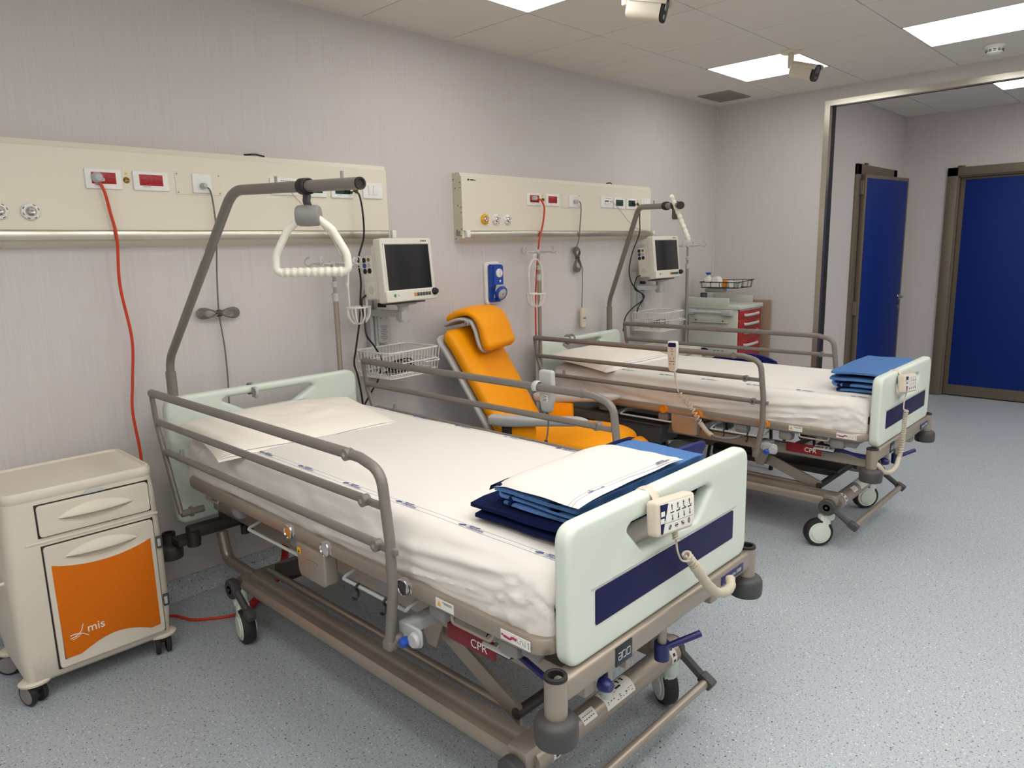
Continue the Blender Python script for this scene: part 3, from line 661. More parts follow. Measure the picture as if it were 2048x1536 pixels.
def mattress(bed, dz, seed, label):
    half = [(.37, .646), (.420, .648), (.433, .656), (.436, .68), (.435, .715), (.431, .748), (.424, .778), (.415, .799), (.400, .816), (.380, .826), (.352, .831), (.31, .833), (.24, .835), (.16, .836), (.08, .837)]
    half = [(p.x, p.y) for p in spl([(a, z, 0) for a, z in half[:10]], 4)]+half[10:]
    prof = [(-a, z) for a, z in half]+[(0, .837)]+[(a, z) for a, z in half[::-1]]
    vs = [.325, .328, .335, .35, .37]+[.40+.018*k for k in range(103)]+[2.255, 2.27, 2.28, 2.286, 2.289]
    n = len(prof); q = B()
    def f(i, j):
        v = vs[i]; u, z = prof[j]; e = min(v-.325, 2.289-v); k = 0
        if e < .045: k = .045*(1-math.sqrt(max(0, 1-((.045-e)/.045)**2)))
        if z > .75: z -= k
        u -= math.copysign(min(k*.6, abs(u)), u)
        side = max(0, min(1, (.833-z)/.05))
        p = noise.noise(Vector((v*2.2+seed, z*5, u*2)))
        w = noise.noise(Vector((v*5+seed*2, z*16+v*6*(1 if u < 0 else -1), 3)))
        du = side*(.008*p+.008*w)
        foot = max(0, (v-1.95)/.33)
        du += side*foot*foot*.013*math.sin((v*70+z*90))*max(0, 1-abs(z-.735)/.085)
        dent = side*.020*math.exp(-((z-.745-.10*(v-1.75))/.022)**2)*max(0, min(1, (v-1.2)/.3))*max(0, min(1, (2.25-v)/.2))
        su = 1 if u < 0 else 1
        def ridge(v0, z0, v1, z1, wd, amp):
            t_ = (v-v0)/(v1-v0)
            if t_ < -.1 or t_ > 1.1: return 0
            d_ = z-(z0+(z1-z0)*t_); k_ = max(0, min(1, (t_+.1)*4, (1.1-t_)*4))
            return amp*k_*(math.exp(-(d_/wd)**2)-.8*math.exp(-((d_+wd*1.7)/wd)**2))
        def vridge(v0, v1, wd, amp):      # upright fold, v0 at the top edge, v1 at the bottom
            vv = v0+(v1-v0)*(.81-z)/.16; d_ = v-vv
            return amp*(math.exp(-(d_/wd)**2)-.8*math.exp(-((d_+wd*1.7)/wd)**2))
        du += side*(ridge(1.30, .705, 2.24, .775, .014, .011)+ridge(1.75, .680, 2.20, .735, .010, .008)+ridge(.45, .76, 1.2, .70, .016, .006)+vridge(2.225, 2.17, .012, .011)+vridge(2.25, 2.235, .008, .008)+vridge(2.20, 2.09, .016, .007)+vridge(.50, .40, .02, .006))
        zz = z+(1-side)*(.004*noise.noise(Vector((v*2.5, u*3, seed)))+.0015*noise.noise(Vector((v*9, u*3+v*4, seed+5))))
        if z < .70: zz += .014*noise.noise(Vector((v*3.3, seed, 8)))*max(0, (.70-z)/.04)
        return Vector((u+math.copysign(du-dent, u), -v, zz))
    q.grid(f, len(vs), n)
    t = bmesh.new(); t.free()
    bot = [f(i, 0) for i in range(len(vs))]; bo2 = [f(i, n-1) for i in range(len(vs))]
    q.grid(lambda i, j: (bot[i], bo2[i])[j], len(vs), 2)
    for i in (0, len(vs)-1): q.faces([f(i, j) for j in range(n)], [list(range(n))])
    o = q.obj('mattress', 'sheet', None, 60, label=label, cat='mattress', group='mattresses under white fitted sheets')
    put(o, bed, dz)
    q = B()
    for u in (-.359, .359):
        k = -1 if u < 0 else 1
        for v in [.62+.27*i for i in range(7)]:
            if u > 0 and v < .8: continue
            zt = f(min(range(len(vs)), key=lambda i: abs(vs[i]-v)), 37)[2]+.0016
            X = frame((u, -v, zt), (0, -1, 0), (1, 0, 0))
            q.text('SERVIZI', .011, X @ tf((0, .0042, 0)), .0002, shear=.25); q.text('OSPEDALIERI', .011, X @ tf((.008, -.005, 0)), .0002, shear=.25)
            q.tube([X @ Vector(p) for p in ((-.05, -.006, 0), (-.042, .0, 0), (-.03, .003, 0))], .0012, 4); q.tube([X @ Vector(p) for p in ((-.044, -.007, 0), (-.036, -.001, 0), (-.03, 0, 0))], .0012, 4)
    q.obj('laundry_print', 'blueink', o)
    return o
mattress(bedA, 0, 1.3, 'mattress in a white sheet with blue edge lines on the nearest bed')
mattress(bedB, -.037, 7.9, 'mattress in a creased white sheet on the farther bed')

def pillow(bed, dz, c, rz, w, d, h, seed, label, tilt):
    n, m_ = 44, 28; q = B()
    def f(i, j, top):
        a = -1+2*i/(n-1); b_ = -1+2*j/(m_-1)
        e = max(0, (1-abs(a)**2.6))*max(0, (1-abs(b_)**2.4)); t = h*e**.48
        pinch = 1-.05*(1-abs(b_)**2)*(a*a)*1 - .03
        x = a*w/2*(1-.05*(1-b_*b_)*abs(a)); y = b_*d/2*(1-.06*(1-a*a))
        z = t*(.72 if top else -.20)
        if top: z += e*(.010*noise.noise(Vector((a*3+seed, b_*3, 0)))+.006*noise.noise(Vector((a*7, b_*5+seed, 2))))
        z += tilt*(b_)*.5
        return Vector((x, y, z))
    q.grid(lambda i, j: f(i, j, 1), n, m_); q.grid(lambda i, j: f(i, m_-1-j, 0), n, m_)
    o = q.obj('pillow', 'pillow', None, 70, label=label, cat='pillow', group='pillows in white cases')
    P = on(bed, dz)(*c); o.location = P; o.rotation_euler = (0, 0, bed.rotation_euler.z+rz)
    q = B(); X = frame((.14, .215, f(30, 26, 1)[2]+.008), (1, 0, .0), (0, 1, -.15))
    for k, s_ in enumerate(('SERVIZI', 'OSPEDALIERI')): q.text(s_, .012, X @ tf((0, .004-.009*k, .002)), .0003, shear=.25)
    q.obj('laundry_print', 'blueink', o)
pillow(bedA, 0, (-.10, .615, .848), math.radians(-6), .77, .49, .078, 2.0, 'white pillow lying against the headboard of the nearest bed', .05)
pillow(bedB, -.037, (-.10, .58, .852), math.radians(-4), .74, .52, .095, 6.5, 'white pillow on the farther bed, behind its grey side rails', .05)

def ribbon(q, path, t, u0, u1, seed, nu=14, amp=.004):
    """one folded layer of cloth: path in (v, z), thickness t, drawn out along u"""
    P = [Vector((a, b_, 0)) for a, b_ in path]; N = len(P); L, R = [], []
    for i in range(N):
        d = (P[min(i+1, N-1)]-P[max(i-1, 0)]).normalized(); nn = Vector((-d.y, d.x, 0)); L.append(P[i]+nn*t/2); R.append(P[i]-nn*t/2)
    ring = L+R[::-1]; K = len(ring)
    def f(i, j):
        u = u0+(u1-u0)*j/(nu-1); p = ring[i % K]; e = 0
        if j in (0, nu-1): c = Vector((sum(x.x for x in (L[min(i, K-1-i)], R[min(i, K-1-i)]))/2, sum(x.y for x in (L[min(i, K-1-i)], R[min(i, K-1-i)]))/2, 0)); p = c+(p-c)*.45; u += (.006 if j == 0 else -.006)*-1*0
        du = .006*noise.noise(Vector((p.x*9, p.y*40, seed)))
        dz_ = amp*noise.noise(Vector((u*6+seed, p.x*6, 1)))
        return Vector((u+du, -p.x, p.y+dz_))
    us = q.grid(f, K, nu, True)
    for j in (0, nu-1):
        ids = [f(i, j) for i in range(K)]
        q.faces(ids, [(i, i+1, K-2-i, K-1-i) for i in range(N-1)])
def serp(vl, vr, zs, k=6):
    """serpentine fold path: layers at the heights zs between vl and vr"""
    out = []
    for i, z in enumerate(zs):
        a, b_ = (vl[i], vr[i]) if i % 2 == 0 else (vr[i], vl[i])
        out += [(a+(b_-a)*j/8, z) for j in range(9)]
        if i+1 < len(zs):
            zc = (z+zs[i+1])/2; r = (zs[i+1]-z)/2; s_ = 1 if i % 2 == 0 else -1
            out += [(b_+s_*r*math.sin(j*PI/k), zc-r*math.cos(j*PI/k)) for j in range(1, k)]
    return out
q = B(); ribbon(q, serp([1.945, 1.925], [2.272, 2.268], [.8525, .8765]), .0225, -.325, .31, 1, amp=.005)
o = q.obj('blanket', 'woolnavy', None, 60, label='dark navy wool blanket folded under the bright blue one at the nearest bed foot', cat='blanket'); put(o, bedA)
q = B(); ribbon(q, serp([2.03, 2.025, 2.0], [2.262, 2.255, 2.268], [.8985, .9140, .9310]), .0150, -.305, .30, 3, amp=.006); ribbon(q, serp([2.0], [2.268], [.931]), .022, -.307, .301, 3, amp=.006)
bl = q.obj('blanket', 'woolblue', None, 60, label='bright blue wool blanket folded between navy blanket and white sheet', cat='blanket'); put(bl, bedA)
q = B(); ribbon(q, serp([2.012, 2.01], [2.05, 2.05], [.8988, .9138])[8:-8], .019, -.309, .304, 3, amp=.006); ribbon(q, [(2.022, .943), (2.0, .942), (1.987, .935), (1.984, .924)], .004, -.309, .303, 3, amp=.006); q.obj('navy_border', 'woolnavy', bl)
def sheetfold(label):
    q = B(); n, m_ = 30, 24
    def f(i, j, top):
        a = -1+2*i/(n-1); b_ = -1+2*j/(m_-1)
        x, y = a*.245, b_*.155
        droop = -.022*max(0, abs(a)-.55)**1.5-.05*max(0, b_-.55)**1.6
        e = min(1, min(1-abs(a), 1-abs(b_))*9); t = .008*e**.5
        return Vector((x+.012*b_, y+.010*a, droop+(t if top else -t)+.003*noise.noise(Vector((a*2.5, b_*2.5, 4)))))
    q.grid(lambda i, j: f(i, j, 1), n, m_); q.grid(lambda i, j: f(i, m_-1-j, 0), n, m_)
    o = q.obj('folded_sheet', 'fsheet', None, 60, label=label, cat='sheet'); o.location = A_(-.075, 2.135, .956); o.rotation_euler = (math.radians(-2), 0, .0)
    q = B()
    for x in (-.16, .13):
        X = frame((x, -.138, f(15, 1, 1)[2]+.0012), (1, 0, 0), (0, 1, 0))
        q.text('SERVIZI', .011, X @ tf((0, .005, 0)), .0002, shear=.25); q.text('OSPEDALIERI', .011, X @ tf((0, -.004, 0)), .0002, shear=.25)
    q.obj('laundry_print', 'blueink', o)
sheetfold('white folded sheet lying on top of the blue blanket, nearest bed')
q = B(); ribbon(q, serp([2.095, 2.09, 2.06, 2.065], [2.27, 2.27, 2.275, 2.27], [.848, .872, .900, .934]), .0225, -.30, .30, 8, amp=.007)
bl = q.obj('blanket', 'woolblue', None, 60, label='bright blue wool blanket folded at the foot of the farther bed', cat='blanket'); put(bl, bedB, -.037)
q = B(); ribbon(q, serp([2.075, 2.07], [2.10, 2.10], [.849, .873])[8:-8], .026, -.304, .304, 8, amp=.007); q.obj('navy_border', 'woolnavy', bl)
q = B(); ribbon(q, [(2.16, .8745), (2.14, .8745), (2.125, .8745)], .026, -.3035, -.20, 8, nu=4, amp=.007); q.obj('navy_corner', 'woolnavy', bl)
# ================================================================ bed-head service panels
def svc_panel(x0, x1, label, items, near):
    t = thing('bed_head_panel', label, 'panel', (x0, 0, 0), 0, 'cream service panels above the beds'); W_ = x1-x0
    q = B(); D = .078
    pr = [(0, 1.989), (-.062, 1.987), (-.072, 1.966), (-D, 1.964), (-D, 1.656), (-.070, 1.654), (-.070, 1.612), (0, 1.588)]
    q.faces([(x, y, z) for x in (0, W_) for y, z in pr], [tuple(range(8)), tuple(range(15, 7, -1))]+[(i, i+8, (i+1) % 8+8, (i+1) % 8) for i in range(8)])
    bmesh.ops.recalc_face_normals(q.bm, faces=q.bm.faces)
    for z in (1.925, 1.79): q.bx((.002, -D-.0004, z-.0008), (W_-.002, -D+.001, z+.0008))
    q.obj('body', 'cream', t, 20)
    q = B(); q.bx((.03, -.090, 1.617), (W_-.01, -.068, 1.650), .003); q.obj('equipment_rail', 'steel', t)
    for x in (.03, W_+.022):
        q = B(); q.box((x, -.086, 1.636), (.026, .022, .042), .003); q.obj('rail_end_stop', 'white', t)
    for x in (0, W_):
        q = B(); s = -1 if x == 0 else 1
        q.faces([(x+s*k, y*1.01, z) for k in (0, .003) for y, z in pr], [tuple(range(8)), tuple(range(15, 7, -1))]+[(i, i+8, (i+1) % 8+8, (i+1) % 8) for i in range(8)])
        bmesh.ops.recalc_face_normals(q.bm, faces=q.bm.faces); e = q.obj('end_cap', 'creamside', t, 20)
        if x == 0:
            q = B()
            for y, z in ((-.01, 1.95), (-.025, 1.90), (-.068, 1.93), (-.068, 1.90), (-.045, 1.80), (-.07, 1.79), (-.07, 1.76), (-.03, 1.66), (-.07, 1.665), (-.02, 1.61), (-.065, 1.625)): q.cyl((-.0055, y, z), (-.003, y, z), .0035, 8)
            q.obj('screws', 'dkgrey', e)
            q = B(); q.box((-.0036, -.037, 1.64), (.001, .036, .03)); q.obj('rating_sticker', 'grey', e)
    for it in items:
        k = it[0]; x = it[1]-x0; y = -D
        if k in ('red', 'green'):
            q = B(); w_ = it[2]; X = frame((x, y-.003, 1.853), (1, 0, 0), (0, 0, 1)); q.shape([rrect(w_, .078, .006)], .010, .003, X); p = q.obj('socket_plate', 'white', t)
            q = B(); q.box((0, .003, .0045), (w_*.66, .044, .003), .001, X); q.obj('socket_insert', 'sockred' if k == 'red' else 'sockgreen', p)
            q = B()
            for s in (-1, 1):
                if it[3] and s < 0 and k == 'red': continue
                for dx in (-.008, 0, .008): q.lathe([(0, 0), (.002, 0), (.002, .0004), (0, .0004)], X @ tf((s*w_*.165+dx, .003, .0062)), 8)
                q.tube([X @ Vector((s*w_*.165+.0165*math.cos(a*PI/6), .003+.0165*math.sin(a*PI/6), .006)) for a in range(12)], .0006, 4, True)
            q.box((-.02, -.0235, .0052), (.03, .0014, .0004), 0, X)
            q.obj('socket_holes', 'ink', p)
        elif k == 'eq':
            X = frame((x, y, 1.853), (1, 0, 0), (0, 0, 1))
            q = B(); q.lathe([(0, .002), (.005, .002), (.005, .006), (.009, .008), (.011, .004), (.013, 0)], X, 18); q.obj('equipotential_stud', 'brass', t)
            q = B(); q.lathe([(0, 0), (.005, 0), (.005, .002), (0, .002)], X @ tf((0, .026, 0)), 14); q.obj('earth_mark', 'yelring', t)
        elif k == 'call':
            X = frame((x, y-.001, 1.851), (1, 0, 0), (0, 0, 1))
            q = B(); q.shape([rrect(.196, .092, .002)], .004, .001, X); p = q.obj('blank_plate', 'cream', t)
            q = B(); q.shape([rrect(.082, .082, .004)], .014, .003, X @ tf((.012, .002, .004))); q.box((.016, -.033, .0115), (.045, .003, .002), 0, X); q.obj('call_socket', 'white', p)
            q = B()
            for a in (-1, 1):
                for b_ in (-1, 1): q.lathe([(0, 0), (.003, 0), (.003, .001), (0, .001)], X @ tf((a*.09, b_*.038, .002)), 8)
            q.obj('screws', 'greyink', p)
        elif k == 'data':
            q = B(); X = frame((x, y-.003, 1.857), (1, 0, 0), (0, 0, 1)); q.shape([rrect(.14, .078, .006)], .010, .003, X); p = q.obj('data_plate', 'white', t)
            q = B(); q.box((-.004, .006, .0045), (.045, .012, .003), .001, X); q.lathe([(0, 0), (.005, 0), (.005, .001), (0, .001)], X @ tf((.042, .004, .005)), 10)
            for i in range(6): q.box((-.012+i*.011, .026, .005), (.008, .003, .0006), 0, X)
            q.obj('data_port', 'dkgrey', p)
            q = B(); q.box((-.004, -.006, .006), (.05, .016, .012), .003, X); q.obj('port_flap', 'white', p)
        elif k == 'switch':
            q = B(); X = frame((x, y-.003, 1.857), (1, 0, 0), (0, 0, 1)); q.shape([rrect(.122, .08, .006)], .010, .003, X); p = q.obj('switch_plate', 'white', t)
            for s in (-1, 1):
                q = B(); q.box((0, 0, 0), (.028, .05, .005), .0015, X @ tf((s*.015, .002, .006), 0, .05)); q.obj('rocker', 'white', p)
        elif k == 'gas':
            X = frame((x, y, 1.722), (1, 0, 0), (0, 0, 1))
            q = B(); q.lathe([(.017, 0), (.031, 0), (.032, .006), (.029, .012), (.020, .016), (.018, .014)], X, 26); p = q.obj('gas_outlet', it[2], t)
            q = B(); q.lathe([(0, .006), (.010, .006), (.010, .010), (.006, .022), (.011, .024), (.014, .020), (.018, .016), (.019, .008)], X, 22); q.obj('outlet_socket', 'chrome', p)
            q = B()
            for a in (20, 60, 150, 200, 250, 300): q.box((.0255, 0, .0135), (.004, .009, .0006), 0, X @ Matrix.Rotation(math.radians(a), 4, 'Z'))
            q.obj('ring_marks', 'ink', p)
    if not near:
        q = B(); X = frame((.055, -D-.0003, 1.948), (1, 0, 0), (0, 0, 1)); q.lathe([(0, 0), (.009, 0), (.009, .0005), (0, .0005)], X @ Matrix.Diagonal((1, .6, 1, 1)), 14); q.box((.028, 0, 0), (.026, .008, .0005), .0001, X); q.box((.05, -.001, 0), (.018, .005, .0005), 0, X); q.obj('maker_mark', 'ink', t)
    return t
svc_panel(.40, 2.368, 'longer cream service panel on the wall above the nearest bed', [('red', .994, .135, 1), ('eq', 1.08), ('red', 1.173, .14, 0), ('call', 1.37), ('data', 1.77), ('green', 1.93, .137, 0), ('green', 2.09, .13, 1), ('eq', 2.175), ('switch', 2.274), ('gas', .53, 'yelring'), ('gas', .63, 'white'), ('gas', .729, 'white')], True)
svc_panel(2.902, 4.872, 'cream service panel above the farther bed, with a yellow gas outlet', [('red', 3.524, .134, 1), ('eq', 3.612), ('red', 3.702, .133, 0), ('call', 3.897), ('data', 4.299), ('green', 4.45, .137, 0), ('green', 4.605, .13, 1), ('eq', 4.69), ('switch', 4.79), ('gas', 3.077, 'yelring'), ('gas', 3.174, 'white'), ('gas', 3.275, 'white')], False)
for x0, x1, y_, lb in ((1.60, 1.70, -.055, 'dark cable tie end lying on top of the longer service panel'), (4.33, 4.40, -.055, 'dark cable scrap on top of the farther service panel')):
    q = B(); q.tube(spl([(x0, y_, 1.991), ((x0+x1)/2, y_-.01, 1.995), (x1, y_+.004, 1.991)], 6), .0045, 6); q.obj('cable_scrap', 'black', None, label=lb, cat='cable')

# ---------------------------------------------------------------- blue interlocked socket
t = thing('wall_socket', 'blue industrial wall socket between the two service panels', 'socket', (3.19, 0, 1.335))
q = B(); q.shape([rrect(.125, .265, .025)], .024, .006, frame((0, -.012, 0), (1, 0, 0), (0, 0, 1))); q.obj('back_plate', 'white', t)
q = B(); pr = [(-.022, .118), (-.075, .112), (-.075, -.02), (-.06, -.03), (-.055, -.118), (-.022, -.118)]; n = len(pr)
q.faces([(x, y, z) for x in (-.048, .048) for y, z in pr], [tuple(range(n)), tuple(range(2*n-1, n-1, -1))]+[(i, i+n, (i+1) % n+n, (i+1) % n) for i in range(n)])
bmesh.ops.recalc_face_normals(q.bm, faces=q.bm.faces); bmesh.ops.bevel(q.bm, geom=q.bm.edges[:], offset=.008, segments=2, affect='EDGES'); q.obj('housing', 'blue', t)
q = B(); X = frame((.004, -.075, .062), (1, 0, 0), (0, 0, 1)); q.lathe([(0, .006), (.026, .006), (.028, 0)], X, 22); q.box((0, 0, .012), (.008, .044, .016), .003, X); q.obj('rotary_switch', 'white', t)
q = B(); q.box((.012, -.0755, .012), (.012, .002, .014), .0005); q.obj('sticker', 'sticker', t)
X = frame((.014, -.062, -.058), (1, 0, 0), Vector((0, -.35, 1)))
q = B(); q.box((-.004, .01, .004), (.078, .086, .012), .006, X); q.obj('socket_flange', 'ltgrey', t)
q = B(); q.lathe([(.030, .0), (.043, 0), (.045, .012), (.045, .026), (.040, .031), (.034, .031)], X, 28); c_ = q.obj('socket_cap', 'blue', t)
q = B(); q.lathe([(0, .034), (.030, .033), (.035, .029), (.035, .02)], X, 24); q.obj('cap_face', 'ltgrey', c_)
q = B(); q.box((0, 0, .0345), (.012, .004, .0006), 0, X); q.obj('cap_mark', 'ink', c_)

# ================================================================ lifting poles with trapeze handles
def lifting_pole(bed, dz, u, v, zoff, swing, label, ends):
    t = thing('lifting_pole', label, 'pole', on(bed, dz)(u, v, .36), bed.rotation_euler.z+swing, 'bed lifting poles')
    z = lambda a: a-.36+zoff
    q = B(); q.cyl((0, 0, .10), (0, 0, z(1.075)), .0205, 20); q.obj('sleeve', 'pole', t)
    q = B(); q.tube(fil([(0, 0, z(1.0)), (0, 0, z(1.12)), (0, -.70, z(1.755)), (0, -1.426, z(1.7222))], [0, .12, .16, 0], 10), .0165, 18)
    q.obj('bent_tube', 'pole', t)
    q = B(); q.lathe([(.0115, -.03), (.0115, .0005), (.0165, .0008), (.017, -.006)], frame((0, -1.43, z(1.722)), (1, 0, 0), (0, .03, 1)), 18); q.lathe([(0, -.003), (.0116, -.003)], frame((0, -1.43, z(1.722)), (1, 0, 0), (0, .03, 1)), 18)  # black ring, plus a black disc painted in as the dark hollow end
    q.obj('plug_and_dark_bore', 'black', t)
    if ends:
        q = B(); q.lathe([(0, .002), (.02, .002), (.021, -.012), (.0168, -.022)], frame((0, -1.43, z(1.722)), (1, 0, 0), (0, 0, 1)), 18); q.obj('end_knob', 'black', t)
    else:
        q = B(); q.box((-.0158, -.395, z(1.455)), (.003, .012, .115), 0, tf((0, 0, 0))) ; q.bm.free(); q = B()
        d = (Vector((0, -.70, z(1.755)))-Vector((0, 0, z(1.12)))).normalized(); p = Vector((-.0163, -.46, z(1.545)))
        q.box((0, 0, 0), (.0012, .010, .05), 0, frame(p, (1, 0, 0), Vector((0, 1, 0)).cross(d) if 0 else d.cross(Vector((1, 0, 0))))); q.obj('sticker', 'sticker', t)
    for v_ in (.99, 1.345):
        q = B(); q.cyl((0, -v_, z(1.755-.032*(v_-.7)/.73)), (0, -v_, z(1.755-.032*(v_-.7)/.73)+.034), .0045, 8); q.obj('stop_pin', 'grey', t)
    return t
lpA = lifting_pole(bedA, 0, -.405, .20, 0, 0, 'grey lifting pole at the head of the nearest bed, big bend over the wall panel', False)
lpB = lifting_pole(bedB, -.037, .396, .20, .065, math.radians(-39), 'grey lifting pole of the farther bed, bent in front of its monitor', True)
def bar_pt(lp, s, dz=0): 
    zo = .065 if lp is lpB else 0
    mw = Matrix.Translation(lp.location) @ Matrix.Rotation(lp.rotation_euler.z, 4, 'Z')
    return mw @ Vector((0, -s, 1.755-.36+zo-.033*(s-.7)/.73+dz))
def trapeze(o, ax, lean, label, slung, hdir=None):
    """ax: direction of the bar the handle hangs from"""
    ax = Vector(ax).normalized(); sd = Vector((0, 0, 1)).cross(ax).normalized()
    t = thing('trapeze_handle', label, 'handle', o, 0, 'trapeze handles on the lifting poles')
    q = B(); up = Vector((0, 0, 1))
    R = .0205; q.grid(lambda i, j: ax*(.019 if j else -.019)+sd*R*math.cos(i*PI/10)+up*R*math.sin(i*PI/10), 20, 2, True); q.obj('clamp_ring', 'black', t, solid=.006)
    if not slung:
        q = B(); q.grid(lambda i, j: ax*((-.017, .017)[j]+.007*i/9*1)+sd*(.002*math.sin(i*.9))+up*(-.018-.042*i/9), 10, 2); q.obj('strap', 'dkgrey', t, solid=.006)
        c = -up*.083+ax*.006; h = Vector(hdir).normalized(); dn = -up; sd = up.cross(h).normalized()
        q = B(); q.lathe([(0, -.034), (.026, -.034), (.030, -.028), (.031, 0), (.030, .028), (.026, .034), (0, .034)], frame(c, sd, up), 24); q.obj('swivel_block', 'grey', t)
        top = c
    else:
        c = up*-.045+sd*.0; q = B(); q.box((0, 0, 0), (.022, .055, .06), .008, frame(c, sd, ax)); q.obj('swivel_block', 'dkgrey', t); h, dn = None, None
    if not slung:
        pts = fil([top+h*.028-up*.010, top+h*.065-up*.040, top+h*.104-up*.110, top+h*.108-up*.163, top-h*.108-up*.163, top-h*.104-up*.110, top-h*.065-up*.040, top-h*.028-up*.010], [0, .05, .06, .02, .02, .06, .05, 0], 6)
        q = B(); q.tube(pts, .0115, 12); fr_ = q.obj('loop', 'handle', t)
        q = B(); n = 96; q.tube([top+h*(.090-.180*i/n)-up*.163 for i in range(n+1)], [.0135+.0013*math.sin(2*PI*i/n*9) for i in range(n+1)], 14); q.obj('ribbed_grip', 'handle', t)
    else:
        bk = Vector(hdir); g0 = lean*-.25+up*.047-bk*.028; g1 = lean*1.0+up*-.187-bk*.028
        q = B(); n = 96; q.tube([g0.lerp(g1, i/n) for i in range(n+1)], [.0125+.0013*math.sin(2*PI*i/n*9) for i in range(n+1)], 14); q.obj('ribbed_grip', 'handle', t)
        m_ = g0.lerp(g1, .5)+bk*.16; sl = (g0-g1).normalized()*.04; q = B(); q.tube(fil([g0, g0+bk*.03-sl*.1, m_+sl, m_-sl, g1+bk*.03+sl*.1, g1], .04, 6), .0115, 12); q.obj('loop', 'handle', t)
    return t
p0, p1 = bar_pt(lpA, 1.15), bar_pt(lpA, 1.2)
trapeze(bar_pt(lpA, 1.155), p1-p0, None, 'white triangular trapeze handle hanging upright over the nearest bed', False, (.70, -.71, 0))
p0, p1 = bar_pt(lpB, 1.3), bar_pt(lpB, 1.35)
d_ = (p1-p0).normalized()
trapeze(bar_pt(lpB, 1.345), p1-p0, Vector((.52, -.86, 0))*.075, 'white trapeze handle seen edge-on at the farther bed, ribbed grip hanging down', True, (.85, .53, 0))
q = B(); P0 = bar_pt(lpB, 1.20); ax = d_; sd = Vector((0, 0, 1)).cross(ax).normalized()
q.grid(lambda i, j: P0+ax*(.019 if j else -.019)+sd*.0205*math.cos(i*PI/10)+Vector((0, 0, .0205*math.sin(i*PI/10))), 20, 2, True)
q.obj('bar_clamp', 'black', None, solid=.006, label='black clamp ring round the farther lifting pole, left of its handle', cat='clamp')

# ================================================================ infusion poles and bottle holders
def iv_pole(o, z0, z1, rot, label, dark=True):
    t = thing('infusion_pole', label, 'pole', (o[0], o[1], z0), rot, 'infusion poles with hooks'); H = z1-z0
    q = B(); q.cyl((0, 0, 0), (0, 0, H-.17), .0125, 16); q.obj('outer_tube', 'taupe' if dark else 'grey', t)
    q = B(); q.cyl((0, 0, H-.18), (0, 0, H), .0085, 14); q.obj('inner_tube', 'taupe', t)
    q = B(); q.lathe([(.009, H-.19), (.016, H-.19), (.0165, H-.155), (.0165, H-.15), (.009, H-.15)], None, 18); q.obj('clamp_collar', 'ltgrey', t)
    q = B(); q.lathe([(.009, H-.125), (.015, H-.12), (.013, H-.108), (.017, H-.10), (.009, H-.093)], None, 18); q.obj('release_ring', 'ltgrey', t)
    q = B(); q.lathe([(0, H+.006), (.013, H+.006), (.014, H-.02), (.009, H-.024)], None, 16); q.box((0, 0, H-.004), (.07, .016, .022), .006); hd = q.obj('hook_head', 'ltgrey', t)
    for k in range(4):
        X = Matrix.Translation((0, 0, H)) @ Matrix.Rotation(k*PI/2, 4, 'Z')
        q = B(); q.tube([X @ Vector(p) for p in spl([(.01, 0, -.006), (.06, 0, -.008), (.105, 0, -.006), (.122, 0, -.016), (.140, 0, -.012), (.146, 0, .006), (.134, 0, .022), (.118, 0, .024)], 5)], [.0065]*8+[.004]*28, 8); q.obj('hook', 'ltgrey', hd)
    return t
P = A_(.412, .20, 0); iv_pole(P, .40, 1.50, .6, 'taupe infusion pole at the right head corner of the nearest bed')
P = B_(-.478, .275, 0); iv_pole(P, .36, 1.529, .0, 'taupe infusion pole at the left head corner of the farther bed')
P = Vector((5.20, -.215, 0)); iv_pole(P, .0, 1.543, .25, 'grey infusion pole standing behind the red-drawered trolley', False)
q = B(); q.tube([(5.20+.0, -.215, .02)]+[(5.20, -.215, .05)], .03, 12)
for k in range(5):
    a_ = k*2*PI/5+.3; q.tube([(5.20, -.215, .04), (5.20+.17*math.cos(a_), -.215+.13*math.sin(a_), .015)], .012, 8)
q.obj('pole_foot', 'grey', bpy.data.objects['infusion_pole.002']).matrix_parent_inverse = Matrix.Translation((-5.20, .215, 0)) if False else Matrix.Identity(4)
o_ = bpy.data.objects['pole_foot']; o_.location = Matrix.Rotation(-.25, 4, 'Z') @ Vector((-5.20, .215, 0)); o_.rotation_euler = (0, 0, -.25)
def bottle_holder(o, rz, label):
    """wire cradle for one infusion bottle; o = top of its hanging loop"""
    t = thing('bottle_holder', label, 'holder', o, rz, 'white infusion bottle holders')
    q = B()
    q.tube(fil([(-.056, 0, -.225), (-.058, 0, -.11), (-.050, 0, -.05), (-.022, 0, -.008), (.022, 0, -.008), (.050, 0, -.05), (.058, 0, -.11), (.056, 0, -.225)], [0, .1, .06, .03, .03, .06, .1, 0], 6), .0085, 8, flat=.5); q.tube(fil([(-.012, 0, -.006), (-.012, 0, .018), (.01, 0, .022), (.012, 0, .008)], .01), .004, 8)
    for s in (-1, 1): q.box((s*.060, 0, -.115), (.010, .016, .028), .003)
    q.obj('strap', 'wire', t)
    q = B(); q.tube([(.066*math.cos(a*PI/10), .05*math.sin(a*PI/10), -.225) for a in range(20)], .0048, 8, True)
    for a in (0, 1, 2, 3):
        an = a*PI/4; c, s = math.cos(an)*.066, math.sin(an)*.05
        q.tube(fil([(c, s, -.225), (c*.93, s*.93, -.27), (c*.5, s*.5, -.308), (-c*.5, -s*.5, -.308), (-c*.93, -s*.93, -.27), (-c, -s, -.225)], .04, 5), .0046, 7)
    q.obj('cradle', 'wire', t)
bottle_holder(A_(.533, .212, 1.498), .1, 'white bottle holder hanging from the infusion pole of the nearest bed')
